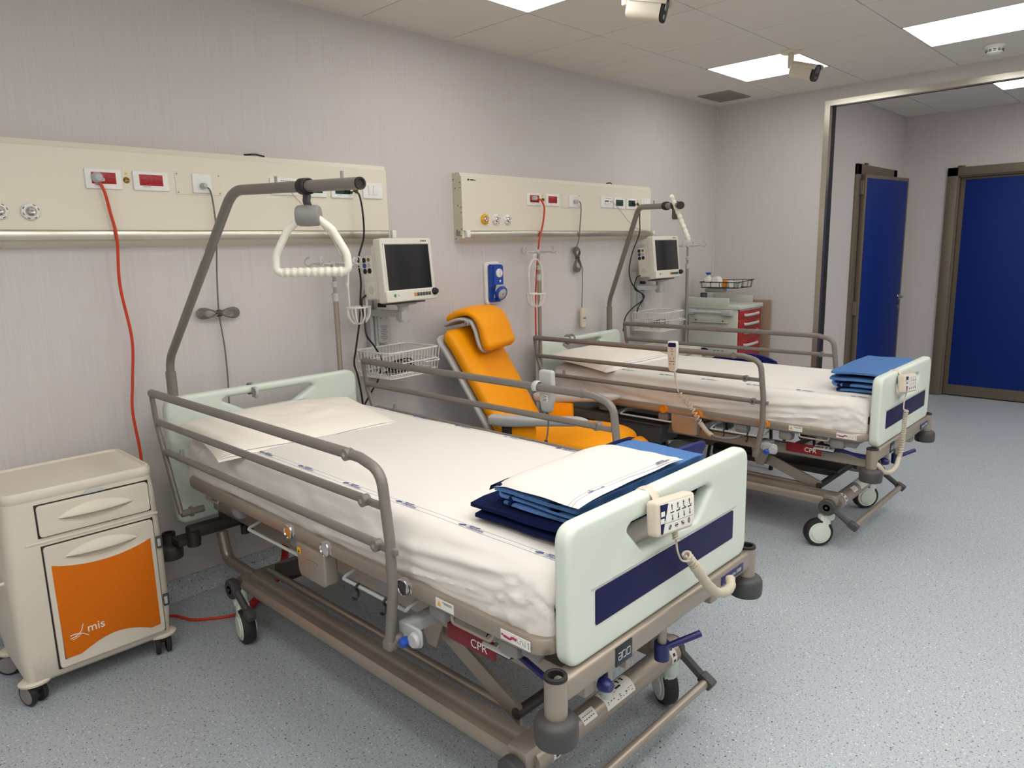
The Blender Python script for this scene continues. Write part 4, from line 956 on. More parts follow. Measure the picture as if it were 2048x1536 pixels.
bottle_holder(B_(-.525, .285, 1.520), -.1, 'white bottle holder hanging from the infusion pole of the farther bed')

# ================================================================ monitors on wall arms
def monitor(o, yaw, tilt, label):
    t = thing('patient_monitor', label, 'monitor', o, 0, 'patient monitors'); t.rotation_euler = (0, 0, 0)
    X = Matrix.Rotation(yaw, 4, 'Z') @ Matrix.Rotation(-tilt, 4, 'X') @ frame((0, 0, 0), (1, 0, 0), (0, 0, 1))   # x right, y up, z to the viewer
    q = B(); q.shape([rrect(.372, .318, .014, 4, 0, -.013)], .05, .006, X @ tf((0, 0, -.022))); q.shape([rrect(.372, .06, .012, 4, 0, -.141)], .02, .006, X @ tf((0, 0, .002))); q.obj('bezel', 'offwhite', t)
    q = B()
    pr = [(-.180, .110), (-.16, .122), (.16, .122), (.180, .110), (.180, -.155), (-.180, -.155)]
    q.shape([[(p.x, p.y) for p in fil([(*p, 0) for p in pr], .015, 4, True)]], .026, .004, X @ tf((0, 0, -.058)))
    pr = [(-.178, .062), (-.15, .075), (.15, .075), (.178, .062), (.178, -.15), (-.178, -.15)]
    q.shape([[(p.x, p.y) for p in fil([(*p, 0) for p in pr], .015, 4, True)]], .075, .005, X @ tf((0, 0, -.106)))
    q.obj('housing', 'offwhite', t)
    q = B(); q.shape([rrect(.318, .228, .002)], .004, .001, X @ tf((0, 0, .0025))); q.obj('screen', 'screen', t)
    q = B(); q.box((-.165, .0, .004), (.010, .232, .004), .001, X); q.box((.165, .0, .004), (.010, .232, .004), .001, X); q.box((0, .119, .004), (.34, .006, .006), .002, X); q.obj('screen_rim', 'offwhite', t)
    q = B(); q.text('EDAN', .012, X @ tf((.118, .131, .0035)), .0004); q.lathe([(0, 0), (.004, 0), (.004, .0005), (0, .0005)], X @ tf((.143, .131, .003)), 10); q.obj('lettering', 'ink', t)
    for i in range(6):
        q = B(); q.box((.018+i*.0215, -.140, .0125), (.018, .018, .004), .002, X); q.obj('button', 'amber' if i == 0 else 'dkgrey', t)
    q = B(); q.lathe([(0, 0), (.008, 0), (.0085, .002), (.006, .004), (0, .004)], X @ tf((-.128, -.138, .011)), 14); q.obj('power_button', 'powergreen', t)
    q = B(); q.box((-.105, -.135, .0125), (.008, .0018, .0004), 0, X); q.box((-.103, -.141, .0125), (.012, .0018, .0004), 0, X)
    for i in range(6): q.box((.018+i*.0215, -.124, .0125), (.004, .002, .0004), 0, X)
    q.obj('button_marks', 'ink', t)
    q = B(); q.lathe([(.019, 0), (.018, .014), (.013, .018), (.012, .024), (0, .024)], X @ tf((.163, -.132, .010)), 18); q.obj('rotary_knob', 'black', t)
    Y = X @ frame((-.1785, -.035, -.106), (0, 0, 1), (0, 1, 0))
    q = B(); q.box((0, .04, 0), (.07, .125, .004), .002, Y); q.obj('connector_panel', 'offwhite', t)
    for i, (a, b_, r, m_) in enumerate(((-.02, .085, .011, 'ink'), (.012, .085, .0075, 'brass'), (-.02, .058, .0105, 'blueink'), (.012, .058, .008, 'ltgrey'), (-.02, .03, .0115, 'ink'), (.012, .03, .0115, 'ink'))):
        q = B(); q.lathe([(r+.002, .001), (r+.002, .004), (r, .0045), (r*.8, .003), (0, .003)], Y @ tf((a, b_, 0)), 14); q.obj('connector', m_, t)
    for a in (-.02, .012):
        q = B(); q.shape([rrect(.024, .022, .003)], .003, .0008, Y @ tf((a, .0, .0025))); q.obj('port_cover', 'offwhite', t)
    q = B()
    for i in range(7):
        for j in range(7):
            if (i-3)**2+(j-3)**2 < 11: q.box((-.012+i*.006, -.085+j*.006, -.0008-.049*0), (.003, .003, .001), 0, Y @ tf((0, 0, -.0)))
    q.obj('speaker_holes', 'greyink', t)
    q = B(); q.shape([rrect(.19, .13, .01)], .008, .002, X @ frame((0.02, -.178, -.075), (1, 0, 0), (0, 0, 1))); q.obj('mount_plate', 'dkgrey', t)
    return t
M['powergreen'] = mat('green_button', (70, 150, 80), .4)
monitor((2.295, -.325, 1.464), .149, .079, 'patient monitor with dark screen nearest the yellow recliner')
monitor((4.84, -.245, 1.467), .021, .10, 'patient monitor with dark screen behind the farther lifting pole')
def wall_arm(x, zt, mx, my, label):
    t = thing('monitor_wall_mount', label, 'mount', (x, 0, 0), 0, 'monitor wall mounts')
    q = B(); q.bx((-.026, -.045, .86), (-.006, 0, zt), .003); q.bx((.006, -.045, .86), (.026, 0, zt), .003); q.bx((-.012, -.03, .86), (.012, 0, zt)); q.obj('wall_channel', 'ltgrey', t)
    q = B(); q.bx((.018, -.052, 1.055), (.098, -.03, 1.205), .003); bp_ = q.obj('arm_bracket', 'ltgrey', t)
    q = B()
    for i in range(9): q.box((.057, -.0525, 1.145-i*.0095), (.05-.01*(i % 3), .0008, .0035))
    for a, b_ in ((.04, 1.19), (.058, 1.198), (.076, 1.19)): q.cyl((a, -.0535, b_), (a, -.052, b_), .004, 8)
    q.obj('bracket_print', 'greyink', bp_)
    jx, jy = mx-x, my+.07
    q = B(); q.sweep([(.0, -.04, 1.222), (jx, jy, 1.222)], [(-.018, -.017), (.018, -.017), (.018, .017), (-.018, .017)]); q.box((jx, jy, 1.214), (.06, .05, .05), .006); q.obj('swing_arm', 'ltgrey', t)
    q = B(); q.lathe([(0, 1.18), (.026, 1.18), (.028, 1.19), (.028, 1.262), (.034, 1.266), (.034, 1.275), (0, 1.275)], tf((jx, jy, 0)), 20); q.box((jx, jy, 1.280), (.12, .09, .018), .005); q.obj('swivel', 'ltgrey', t)
    q = B(); q.cyl((.02, -.06, 1.262), (.06, -.075, 1.258), .011, 12); q.obj('lock_knob', 'black', t)
    return t
wall_arm(2.262, 1.345, 2.30, -.325, 'grey wall channel with swing arm below the nearer monitor')
wall_arm(4.745, 1.345, 4.86, -.245, 'grey wall channel with swing arm below the farther monitor')
# wire baskets below the monitors
def basket(x0, x1, y0, y1, zt, zb, label, rz, fill):
    t = thing('wire_basket', label, 'basket', ((x0+x1)/2, y1, zb), rz, 'white wire baskets below the monitors')
    w, d, h = (x1-x0)/2, y1-y0, zt-zb; q = B()
    def ring(z, k, r): q.tube(fil([(-w*k, 0, z), (w*k, 0, z), (w*k, -d*(.5+k/2), z), (-w*k, -d*(.5+k/2), z)], .03, 4, True), r, 6, True)
    ring(h, 1, .0042); ring(h*.55, .97, .0032); ring(h*.15, .94, .0025); ring(0, .92, .003); q.obj('rim_wires', 'wire', t)
    q = B(); n = 16
    for i in range(n+1):
        a = -1+2*i/n; q.tube([(a*w, 0, h), (a*w*.92, 0, 0), (a*w*.92, -d*.96, 0), (a*w, -d, h)], .0021, 5)
    m_ = 11
    for i in range(1, m_):
        b_ = i/m_; q.tube([(-w, -d*b_, h), (-w*.92, -d*b_*.97, 0), (w*.92, -d*b_*.97, 0), (w, -d*b_, h)], .0021, 5)
    q.obj('mesh_wires', 'wire', t)
    q = B(); q.tube(fil([(.05, -d*1.0, h*.55), (.05, -d-.03, h*.5), (.15, -d-.03, h*.5), (.15, -d, h*.55)], .006), .003, 6); q.obj('label_clip', 'wire', t)
    q = B(); q.box((-.06, .004, h-.02), (.09, .008, .05), .002); q.obj('hanger_plate', 'ltgrey', t)
    return t
basket(2.11, 2.47, -.32, -.045, 1.035, .90, 'white wire basket below the nearer monitor, beside the yellow recliner', .10, 1)
basket(4.67, 5.03, -.30, -.045, 1.035, .895, 'white wire basket below the farther monitor, behind the side rail', .03, 1)
def cable_bundle(o, rz, m, r, label, sx=1.0):
    q = B(); rnd = random.Random(len(label)); pts = []
    for i in range(120):
        a = i*.42; k = .055+.02*math.sin(i*.31); pts.append((k*1.5*sx*math.cos(a)+.01*rnd.uniform(-1, 1), k*math.sin(a)*.8, .006+i*.0004+.006*math.sin(a*2.3)))
    q.tube(pts, r, 6); ob = q.obj('coiled_cable', m, None, label=label, cat='cable', group='coiled monitor leads'); ob.location = o; ob.rotation_euler = (0, 0, rz)
cable_bundle((2.31, -.19, .91), .3, 'bkcable', .0045, 'black leads coiled in the nearer wire basket')
cable_bundle((4.87, -.17, .905), .1, 'gcable', .004, 'brownish grey leads coiled in the farther wire basket')

# ================================================================ cords on the wall
def cord(pts, r, m, label, k=8, name='cable', cat='cable', group=None):
    t = thing(name, label, cat, pts[0], 0, group); o = Vector(pts[0])
    q = B(); q.tube([p-o for p in spl(pts, k)], r, 8); q.obj('cord', m, t); return t, o
t, o = cord([(.968, -.10, 1.848), (.985, -.105, 1.80), (.998, -.10, 1.72), (1.012, -.094, 1.62), (1.008, -.075, 1.435), (1.033, -.06, 1.21), (1.018, -.05, 1.03), (1.004, -.05, .90), (1.012, -.06, .69), (.995, -.07, .40), (.985, -.09, .12), (.995, -.14, .012), (1.03, -.20, .007), (1.063, -.285, .007), (1.12, -.338, .007), (1.20, -.385, .007), (1.27, -.39, .012)], .0062, 'orcable', 'orange power cable running from the longer panel down behind the bedside cabinet', 10, 'power_cable')
q = B(); q.tube(coil(spl([Vector(p)-o for p in ((1.27, -.39, .018), (1.36, -.34, .03), (1.45, -.27, .03), (1.52, -.25, .10), (1.55, -.26, .28), (1.56, -.28, .42))], 8), .0135, 55, .0052), .0052, 6); q.obj('coiled_part', 'redcable', t)
q = B(); X = frame((.968, -.088, 1.856), (1, 0, 0), (0, 0, 1)); q.lathe([(0, .026), (.012, .026), (.019, .018), (.021, 0)], Matrix.Translation(-o) @ X, 18); q.box((.014, -.008, .012), (.02, .014, .018), .005, Matrix.Translation(-o) @ X); q.obj('plug', 'ltgrey', t)
t, o = cord([(3.515, -.105, 1.858), (3.545, -.12, 1.846), (3.572, -.125, 1.80), (3.578, -.11, 1.72), (3.570, -.10, 1.66), (3.555, -.095, 1.61), (3.547, -.085, 1.50), (3.545, -.065, 1.30), (3.547, -.055, 1.10), (3.55, -.055, .8), (3.56, -.06, .4), (3.60, -.10, .10), (3.66, -.25, .012), (3.75, -.5, .01)], .0058, 'orcable', 'orange power cable from the farther panel down behind the infusion pole', 8, 'power_cable')
q = B(); X = frame((3.508, -.088, 1.858), (1, 0, 0), (0, 0, 1)); q.box((0, 0, .012), (.036, .026, .03), .008, Matrix.Translation(-o) @ X); q.obj('plug', 'ltgrey', t)
def call_cord(pts, bund, upright, label, rem):
    t, o = cord(pts, .0036, 'gcable', label, 8, 'call_cable', 'cable', 'grey nurse call cables'); q = B()
    bx_, by_, bz_ = Vector(bund)-o; pl = []
    for i in range(5):
        k = 1-.07*i
        for j in range(24):
            a = j*PI/12
            s_, c_ = math.sin(a)*k, math.sin(2*a)*k
            if upright: pl.append((bx_+c_*.040*(1 if s_ < 0 else .85), by_-.004-.004*i+.003*math.sin(a), bz_+s_*(.10 if s_ < 0 else .075)))
            else: pl.append((bx_+s_*.10, by_-.004-.004*i+.003*math.sin(a), bz_+c_*.023-.004*s_))
    q.tube(spl(pl, 2), .0036, 6); q.obj('bundle', 'gcable', t)
    q = B(); q.lathe([(.0, -.008), (.016, -.008), (.016, .008), (0, .008)], frame((bx_, by_-.012, bz_), (0, 1, 0), (0, 0, 1)), 12); q.obj('cable_tie', 'dkgrey', t)
    X = Matrix.Translation(Vector(pts[0])-o) @ frame((0, .012, 0), (1, 0, 0), (0, 0, 1))
    q = B(); q.lathe([(0, .03), (.008, .03), (.013, .018), (.013, 0)], X, 14); q.obj('plug', 'ltgrey', t)
    if rem:
        e = Vector(pts[-1])-o; q = B(); q.shape([rrect(.052, .142, .012)], .026, .008, frame(e+Vector((.005, -.006, -.075)), (1, 0, 0), (.02, 0, 1))); rm = q.obj('call_handset', 'beige', t)
        q = B(); X = frame(e+Vector((.007, -.0195, -.075)), (1, 0, 0), (.02, 0, 1)); q.box((0, .0, 0), (.034, .012, .0012), 0, X)
        for i in range(4): q.box((-.010+i*.007, -.026, 0), (.004, .003, .001), 0, X)
        q.obj('print', 'greyink', rm)
call_cord([(1.382, -.105, 1.842), (1.405, -.11, 1.82), (1.418, -.10, 1.74), (1.42, -.095, 1.64), (1.424, -.05, 1.46), (1.425, -.03, 1.29), (1.438, -.025, 1.12), (1.438, -.025, .97), (1.431, -.025, .80), (1.44, -.03, .55)], (1.424, -.022, 1.286), False, 'grey call cable with a sideways bundle above the nearest bed', False)
call_cord([(3.925, -.105, 1.85), (3.955, -.112, 1.845), (3.968, -.11, 1.80), (3.97, -.10, 1.70), (3.968, -.09, 1.60), (3.985, -.04, 1.50), (4.035, -.03, 1.44), (4.075, -.03, 1.40), (4.078, -.03, 1.25), (4.07, -.03, 1.115)], (4.02, -.022, 1.47), True, 'grey call cable with an upright bundle and beige handset by the farther bed', True)
def plain(pts, r, m, label, group, plug=None):
    t, o = cord(pts, r, m, label, 8, 'monitor_cable', 'cable', group)
    if plug:
        X = Matrix.Translation(Vector(plug)-o) @ frame((0, .012, 0), (1, 0, 0), (0, 0, 1)); q = B(); q.box((0, 0, .016), (.030, .024, .036), .008, X); q.box((.022, -.012, .022), (.02, .014, .014), .005, X); q.obj('plug', 'bkcable', t)
plain([(2.135, -.11, 1.852), (2.160, -.125, 1.83), (2.172, -.13, 1.74), (2.172, -.125, 1.62), (2.135, -.12, 1.51), (2.135, -.13, 1.40), (2.112, -.15, 1.31), (2.085, -.17, 1.20), (2.055, -.17, 1.07), (2.05, -.15, .98), (2.10, -.10, .90), (2.16, -.04, .72), (2.17, -.03, .4)], .0048, 'bkcable', 'black power cable hanging from the nearest bed panel past its monitor', 'black monitor power cables', (2.115, -.078, 1.856))
plain([(2.115, -.20, 1.33), (2.085, -.20, 1.30), (2.082, -.22, 1.20), (2.075, -.24, 1.13), (2.13, -.22, 1.07), (2.20, -.17, 1.0), (2.23, -.13, .94), (2.215, -.11, .86), (2.19, -.08, .80), (2.14, -.05, .70)], .0048, 'bkcable', 'black lead from the nearer monitor into its wire basket', 'black monitor power cables')
plain([(4.635, -.11, 1.856), (4.655, -.12, 1.83), (4.66, -.12, 1.74), (4.655, -.12, 1.63), (4.60, -.10, 1.50), (4.57, -.09, 1.37), (4.60, -.09, 1.27), (4.68, -.10, 1.20), (4.76, -.10, 1.16), (4.74, -.09, 1.12), (4.64, -.08, 1.075), (4.555, -.07, 1.01), (4.55, -.05, .90)], .0048, 'bkcable', 'black power cable hanging from the farther panel beside its lifting pole', 'black monitor power cables', (4.62, -.078, 1.86))
plain([(4.66, -.13, 1.32), (4.62, -.12, 1.30), (4.63, -.10, 1.22), (4.72, -.10, 1.18), (4.745, -.10, 1.13), (4.70, -.09, 1.08), (4.69, -.08, 1.03)], .0045, 'bkcable', 'short black lead looping below the farther monitor', 'black monitor power cables')
plain([(4.335, -.10, 1.864), (4.36, -.11, 1.84), (4.44, -.11, 1.79), (4.53, -.105, 1.73), (4.64, -.10, 1.68), (4.70, -.10, 1.665), (4.80, -.10, 1.655), (4.89, -.11, 1.62), (4.91, -.14, 1.57)], .0028, 'bcable', 'thin pale data cable from the farther panel to its monitor', 'thin pale data cables')
plain([(1.79, -.10, 1.86), (1.80, -.11, 1.82), (1.90, -.11, 1.72), (1.99, -.11, 1.62), (2.03, -.12, 1.53), (2.08, -.14, 1.475), (2.13, -.18, 1.465)], .0028, 'bcable', 'thin pale data cable behind the hanging trapeze handle', 'thin pale data cables')
# ================================================================ bedside cabinets
def cabinet(o, label):
    t = thing('bedside_cabinet', label, 'cabinet', o, 0, 'beige bedside cabinets'); F = -.190
    def ring(w, d, r, z, cx=0, cy=0): return [Vector((p[0], p[1], z)) for p in rrect(w, d, r, 6, cx, cy)]
    lv = [ring(.44, .33, .03, .082), ring(.485, .366, .04, .10), ring(.505, .376, .045, .20), ring(.508, .380, .045, .45), ring(.492, .380, .045, .66), ring(.478, .378, .045, .748)]
    n = len(lv[0]); q = B(); q.grid(lambda i, j: lv[j][i % n], n, len(lv), True); q.faces(lv[0], [list(range(n))[::-1]]); body = q.obj('body', 'cab', t, 45)
    tp = [ring(.478, .378, .045, .742), ring(.484, .386, .048, .750), ring(.484, .386, .048, .768), ring(.474, .376, .045, .778), ring(.462, .362, .045, .778), ring(.452, .352, .04, .771)]
    q = B(); q.grid(lambda i, j: tp[j][i % n], n, len(tp), True); q.faces(tp[-1], [list(range(n))]); q.obj('top', 'cab', t, 45)
    q = B(); q.box((.025, F+.002, .592), (.43, .010, .010), .004); q.obj('trim_ridge', 'cab', t)
    def front(x0, x1, z0, z1, name, xc, hw, zg):
        q = B(); q.box(((x0+x1)/2, F+.001, (z0+z1)/2), (x1-x0+.010, .004, z1-z0+.010), .001); q.obj('shadow_gap', 'black', t)
        q = B(); q.shape([rrect(x1-x0, z1-z0, .012, 5, (x0+x1)/2, (z0+z1)/2), [(xc+(-1+2*i/24)*hw*.985, zg) for i in range(25)]+[(xc+(1-2*i/24)*hw*.985, zg-.027*(1-(1-2*i/24)**2)) for i in range(1, 24)]], .018, .0015, frame((0, F-.002, 0), (1, 0, 0), (0, 0, 1))); q.box((xc, F-.002, zg-.005), (hw*2.1, .004, .07), 0); return q.obj(name, 'cab', t)
    def grip(par, xc, hw, zc):
        q = B(); n = 25
        def f(i, j):
            a = -1+2*i/(n-1); k = 1-a*a; s = j/8
            z = zc+.037*k**.9*(1-s)+.001; y = F-.010-.020*k*math.sin(s*PI*.5)
            return Vector((xc+a*hw, y, z))
        q.grid(f, n, 9); q.grid(lambda i, j: f(i, 8)+Vector((0, .020*(1-(-1+2*i/(n-1))**2)*j, .004*j*0)), n, 2)
        g_ = q.obj('handle', 'cab', par)
        q = B(); o1 = [(xc+(-1+2*i/(n-1))*hw, zc) for i in range(n)]+[(xc+(1-2*i/(n-1))*hw, zc-.028*(1-(1-2*i/(n-1))**2)) for i in range(1, n-1)]
        q.tube([Vector((x, F-.0105, z)) for x, z in o1[n-1:]+[o1[0]]], .0022, 6); q.obj('recess_edge', 'cab', par)
    dr = front(-.145, .212, .612, .722, 'drawer', .035, .126, .664); grip(dr, .035, .126, .664)
    do = front(-.142, .214, .122, .574, 'door', .037, .124, .522); grip(do, .037, .124, .522)
    q = B(); L = []
    for i in range(17):
        a = -1+2*i/16; L.append((.036+a*.163, .477+.028*a*a))
    Rr = [(.199, .154), (.165, .152)]+[(.165-.24*i/12, .152+.036*math.sin(PI*i/12)) for i in range(1, 12)]+[(-.075, .152), (-.124, .152)]
    q.shape([L+Rr], .004, .0012, frame((0, F-.011, 0), (1, 0, 0), (0, 0, 1))); pn = q.obj('orange_panel', 'orange', do)
    q = B(); o_ = [Vector((x, F-.0105, z)) for x, z in L+Rr]; q.tube(o_, .0025, 6, True); q.obj('panel_rim', 'cab', do)
    q = B(); q.text('mis', .043, frame((-.018, F-.0138, .238), (1, 0, 0), (0, 0, 1)), .0005)
    def sw(pts, r): q.tube([Vector((x-.008, F-.0138, z+.014)) for x, z in (tuple(p)[:2] for p in spl([(*p, 0) for p in pts], 5))], r, 4)
    sw([(-.094, .206), (-.075, .211), (-.058, .224), (-.05, .247)], .0014); sw([(-.094, .218), (-.072, .218), (-.052, .211), (-.037, .198)], .0014); sw([(-.088, .200), (-.070, .206), (-.060, .214)], .0010)
    q.obj('lettering', 'white', do)
    for z in (.476, .240):
        q = B(); q.box((.232, F-.002, z), (.022, .008, .048), .003); h_ = q.obj('hinge', 'dkgrey', t)
        q = B(); q.box((.229, F-.006, z), (.012, .006, .030), .002); q.obj('hinge_cover', 'ltgrey', h_)
    q = B(); q.shape([[(.033*math.cos(PI*i/12), .018*math.sin(PI*i/12)) for i in range(13)]], .004, .001, frame((.036, F-.006, .728), (1, 0, 0), (0, 0, 1))); q.obj('lock_tab', 'ltgrey', t)
    q = B(); q.tube(fil([(-.25, -.12, .46), (-.285, -.12, .46), (-.285, .12, .46), (-.25, .12, .46)], .015), .006, 8); q.obj('towel_rail', 'white', t)
    for i, (x, y) in enumerate(((-.215, -.150), (.215, -.150), (-.215, .150), (.215, .150))):
        q = B(); q.lathe([(0, .100), (.036, .098), (.042, .092), (.040, .084), (0, .084)], tf((x, y, 0)) @ Matrix.Diagonal((1.25, 1, 1, 1)), 24); q.obj('corner_bumper', 'cab', t)
        T = tf((x, y, 0), (.35, -.2, 1.0, -.8)[i])
        q = B(); q.box((0, .012, .066), (.034, .05, .03), .008, T); q.cyl(T @ Vector((0, 0, .06)), T @ Vector((0, 0, .09)), .011); c_ = q.obj('caster', 'black', t)
        for s in (-1, 1):
            X = T @ frame((s*.019, .018, .0425), (0, s, 0), (0, 0, 1))
            q = B(); q.lathe([(.030, -.009), (.041, -.008), (.0425, 0), (.040, .008), (.034, .010)], X, 24); q.lathe([(.034, -.006), (.030, -.009)], X, 24); q.obj('tyre', 'black', c_)
            q = B(); q.lathe([(.034, -.004), (.034, .009), (.026, .011), (.012, .009), (0, .010)], X, 22); q.obj('wheel_disc', 'grey', c_)
    return t
cabinet((.668, -.312, 0), 'beige bedside cabinet with orange door at the left edge')
cabinet((4.745, -.30, 0), 'beige bedside cabinet half hidden behind the farther bed, beside the navy chair')

# ================================================================ recliner
def slab(q, path, w, th, p=3.2, n=28, bulge=0, ends=(1, 1), er=.05):
    """upholstered pad: super-elliptic section along a path in (f, z)"""
    P = [Vector((a, b_, 0)) for a, b_ in path]; N = len(P); L = [0]
    for a, b_ in zip(P, P[1:]): L.append(L[-1]+(b_-a).length)
    def f(i, j):
        a = 2*PI*i/n; d = (P[min(j+1, N-1)]-P[max(j-1, 0)]).normalized(); nn = Vector((-d.y, d.x, 0))
        c, s = math.cos(a), math.sin(a); x = math.copysign(abs(c)**(2/p), c); y = math.copysign(abs(s)**(2/p), s); k = 1
        for e, on_ in ((L[j], ends[0]), (L[-1]-L[j], ends[1])):
            if on_ and e < er: k = min(k, math.sqrt(max(.0004, 1-((er-e)/er)**2)))
        ww = w/2*(1-(1-k)*.25); t_ = (th[j] if isinstance(th, list) else th)/2
        off = nn*y*t_*k*(1+(bulge*(1-x*x) if y > 0 else 0))
        return Vector((x*ww, -(P[j].x+off.x), P[j].y+off.y))
    q.grid(f, n, N, True)
    for j in (0, N-1): q.faces([f(i, j) for i in range(n)], [list(range(n))])
def dens(pts, k=6): return [(p.x, p.y) for p in spl([(a, b_, 0) for a, b_ in pts], k)]
t = thing('recliner', 'yellow orange upholstered recliner with grey armrests between the beds', 'recliner', (2.92, -.43, 0), math.radians(20))
q = B(); bk = dens([(.165, .44), (.10, .53), (0.045, .60), (-.15, .735), (-.24, .90), (-.33, 1.055)], 7)
bk = dens([(.13, .42), (.065, .505), (-.02, .65), (-.125, .83), (-.225, 1.0), (-.338, 1.095)], 7)
bk = dens([(.125, .425), (.068, .50), (-.025, .66), (-.125, .83), (-.225, 1.0), (-.300, 1.100)], 7)
slab(q, bk[::-1], .52, .10, 3.4, 32, .12, er=.06); q.obj('back_cushion', 'leather', t, 60)
q = B(); slab(q, [(a-.052, b_-.031) for a, b_ in bk[2:]][::-1], .535, .035, 5, 28); q.obj('back_shell', 'ltgrey', t, 60)
q = B(); hr = dens([(-.330, 1.150), (-.27, 1.185), (-.20, 1.198), (-.140, 1.175), (-.105, 1.12), (-.085, 1.05), (-.060, .985)], 6); n_ = len(hr)
slab(q, hr, .36, [.052+.045*max(0, (i/n_-.35)/.65)**1.2 for i in range(n_)], 3.0, 28, .15, er=.035); hd = q.obj('headrest', 'leather', t, 60)
q = B(); slab(q, [(a-(.018 if i < n_*.45 else .038), b_-(.036 if i < n_*.5 else .012)) for i, (a, b_) in enumerate(hr)], .365, .022, 5, 24); q.obj('headrest_shell', 'ltgrey', hd, 60)
for s in (-.05, .05):
    q = B(); q.cyl((s, .27, 1.02), (s, .262, 1.165), .007, 10); q.obj('headrest_rod', 'chrome', hd)
q = B(); slab(q, dens([(.06, .47), (.20, .482), (.42, .487), (.60, .475), (.685, .43)], 6), .53, [.10+.02*math.sin(PI*i/24) for i in range(25)], 3.0, 30, .35, er=.06); q.obj('seat', 'leather', t, 60)
q = B(); slab(q, dens([(.665, .455), (.72, .415), (.765, .365)], 6), .52, .115, 2.6, 28, .1, er=.045); q.obj('leg_cushion', 'leather', t, 60)
q = B(); slab(q, dens([(.755, .385), (.80, .335), (.84, .27)], 6), .52, .105, 2.6, 28, .1, er=.045); q.obj('leg_cushion', 'leather', t, 60)
q = B(); slab(q, dens([(.70, .36), (.76, .30), (.80, .22)], 5), .44, .03, 5, 20); q.obj('leg_shell', 'ltgrey', t, 60)
for s in (-1, 1):
    q = B(); ap = dens([(-.005, .648), (.06, .650), (.25, .652), (.42, .664), (.565, .674)], 6); n_ = len(ap)
    def f(i, j):
        a, z = ap[j]; th = 2*PI*i/20; c, sn = math.cos(th), math.sin(th); k = min(1, math.sqrt(max(.02, min(j, n_-1-j)/3.0)))
        lo = .030+.014*math.exp(-((a-.10)/.12)**2)
        return Vector((s*.318+math.copysign(abs(c)**.6, c)*.040*k, -a, z+(.017 if sn > 0 else lo)*math.copysign(abs(sn)**.7, sn)*k))
    q.grid(f, 20, n_, True)
    for j in (0, n_-1): q.faces([f(i, j) for i in range(20)], [list(range(20))])
    ar = q.obj('armrest', 'ltgrey', t, 60)
    q = B(); q.box((s*.322, -.11, .45), (.022, .055, .36), .006); q.obj('arm_post', 'black', ar)
    q = B(); q.box((s*.30, -.19, .45), (.035, .16, .34), .014); q.obj('side_panel', 'leather', t)
q = B()
for s in (-1, 1):
    q.tube(fil([(s*.25, .22, .09), (s*.27, .10, .12), (s*.27, -.45, .12), (s*.25, -.52, .09)], .05), .018, 10); q.cyl((s*.27, -.1, .12), (s*.27, -.1, .38), .018)
q.tube([(-.27, .05, .12), (.27, .05, .12)], .016); q.tube([(-.27, -.4, .12), (.27, -.4, .12)], .016); q.box((0, -.2, .37), (.46, .5, .05), .01); q.obj('base_frame', 'dkgrey', t)
for x in (-.25, .25):
    for y in (.22, -.52):
        q = B(); q.cyl((x, y, .06), (x, y, .095), .014); q.lathe([(0, -.02), (.036, -.02), (.042, -.012), (.042, .012), (.036, .02), (0, .02)], frame((x, y+.01, .042), (0, 1, 0), (0, 0, 1)), 20); q.obj('caster', 'black', t)

# ================================================================ navy shell chairs
def shell_chair(o, rz, label, rear=.235):
    t = thing('shell_chair', label, 'chair', o, rz, 'navy plastic shell chairs')
    pr = [Vector(p) for p in spl([(-.215, .415, 0), (-.205, .440, 0), (-.15, .450, 0), (0, .440, 0), (.12, .438, 0), (.175, .465, 0), (.20, .53, 0), (.215, .64, 0), (.235, .74, 0), (.25, .80, 0)], 5)]; n = len(pr)
    def f(i, j):
        p = pr[i]; a = -1+2*j/16; back = max(0, min(1, (p.y-.44)/.2)); hw = .215+.012*math.sin(i/n*PI)
        if i < 6: hw -= .02*(6-i)/6
        y, z = p.x, p.y
        y -= back*.062*abs(a)**2.6; z += (1-back)*.022*abs(a)**3
        z -= max(0, (p.y-.70)/.10)*.055*abs(a)**3
        return Vector((a*hw, y, z))
    q = B(); q.grid(f, n, 17); q.obj('seat_shell', 'chairblue', t, 60, solid=.009)
    q = B()
    for j in (0, 16): q.tube([f(i, j) for i in range(n)], .0065, 8)
    q.tube([f(n-1, j) for j in range(17)], .0065, 8); q.obj('shell_rim', 'chairblue', t)
    for sx in (-1, 1):
        for sy, yb in ((-1, -.235), (1, rear)):
            q = B(); q.tube(fil([(sx*.10, sy*.13, .428), (sx*.185, sy*.14, .425), (sx*.222, yb, .008)], .03), .0115, 12); q.lathe([(0, 0), (.015, 0), (.015, .02), (.012, .024), (0, .024)], tf((sx*.222, yb, 0)), 14); q.obj('leg', 'black', t)
    q = B(); q.tube([(-.14, -.13, .426), (-.14, .13, .426)], .009); q.tube([(.14, -.13, .426), (.14, .13, .426)], .009); q.tube([(-.14, 0, .426), (.14, 0, .426)], .009); q.obj('under_frame', 'black', t)
    return t
shell_chair((2.315, -1.69, 0), PI+math.radians(-3), 'navy plastic chair between the beds, just behind the near footboard', .10)
shell_chair((4.83, -.96, 0), PI/2+math.radians(12), 'navy plastic chair behind the farther bed, in front of the red trolley')

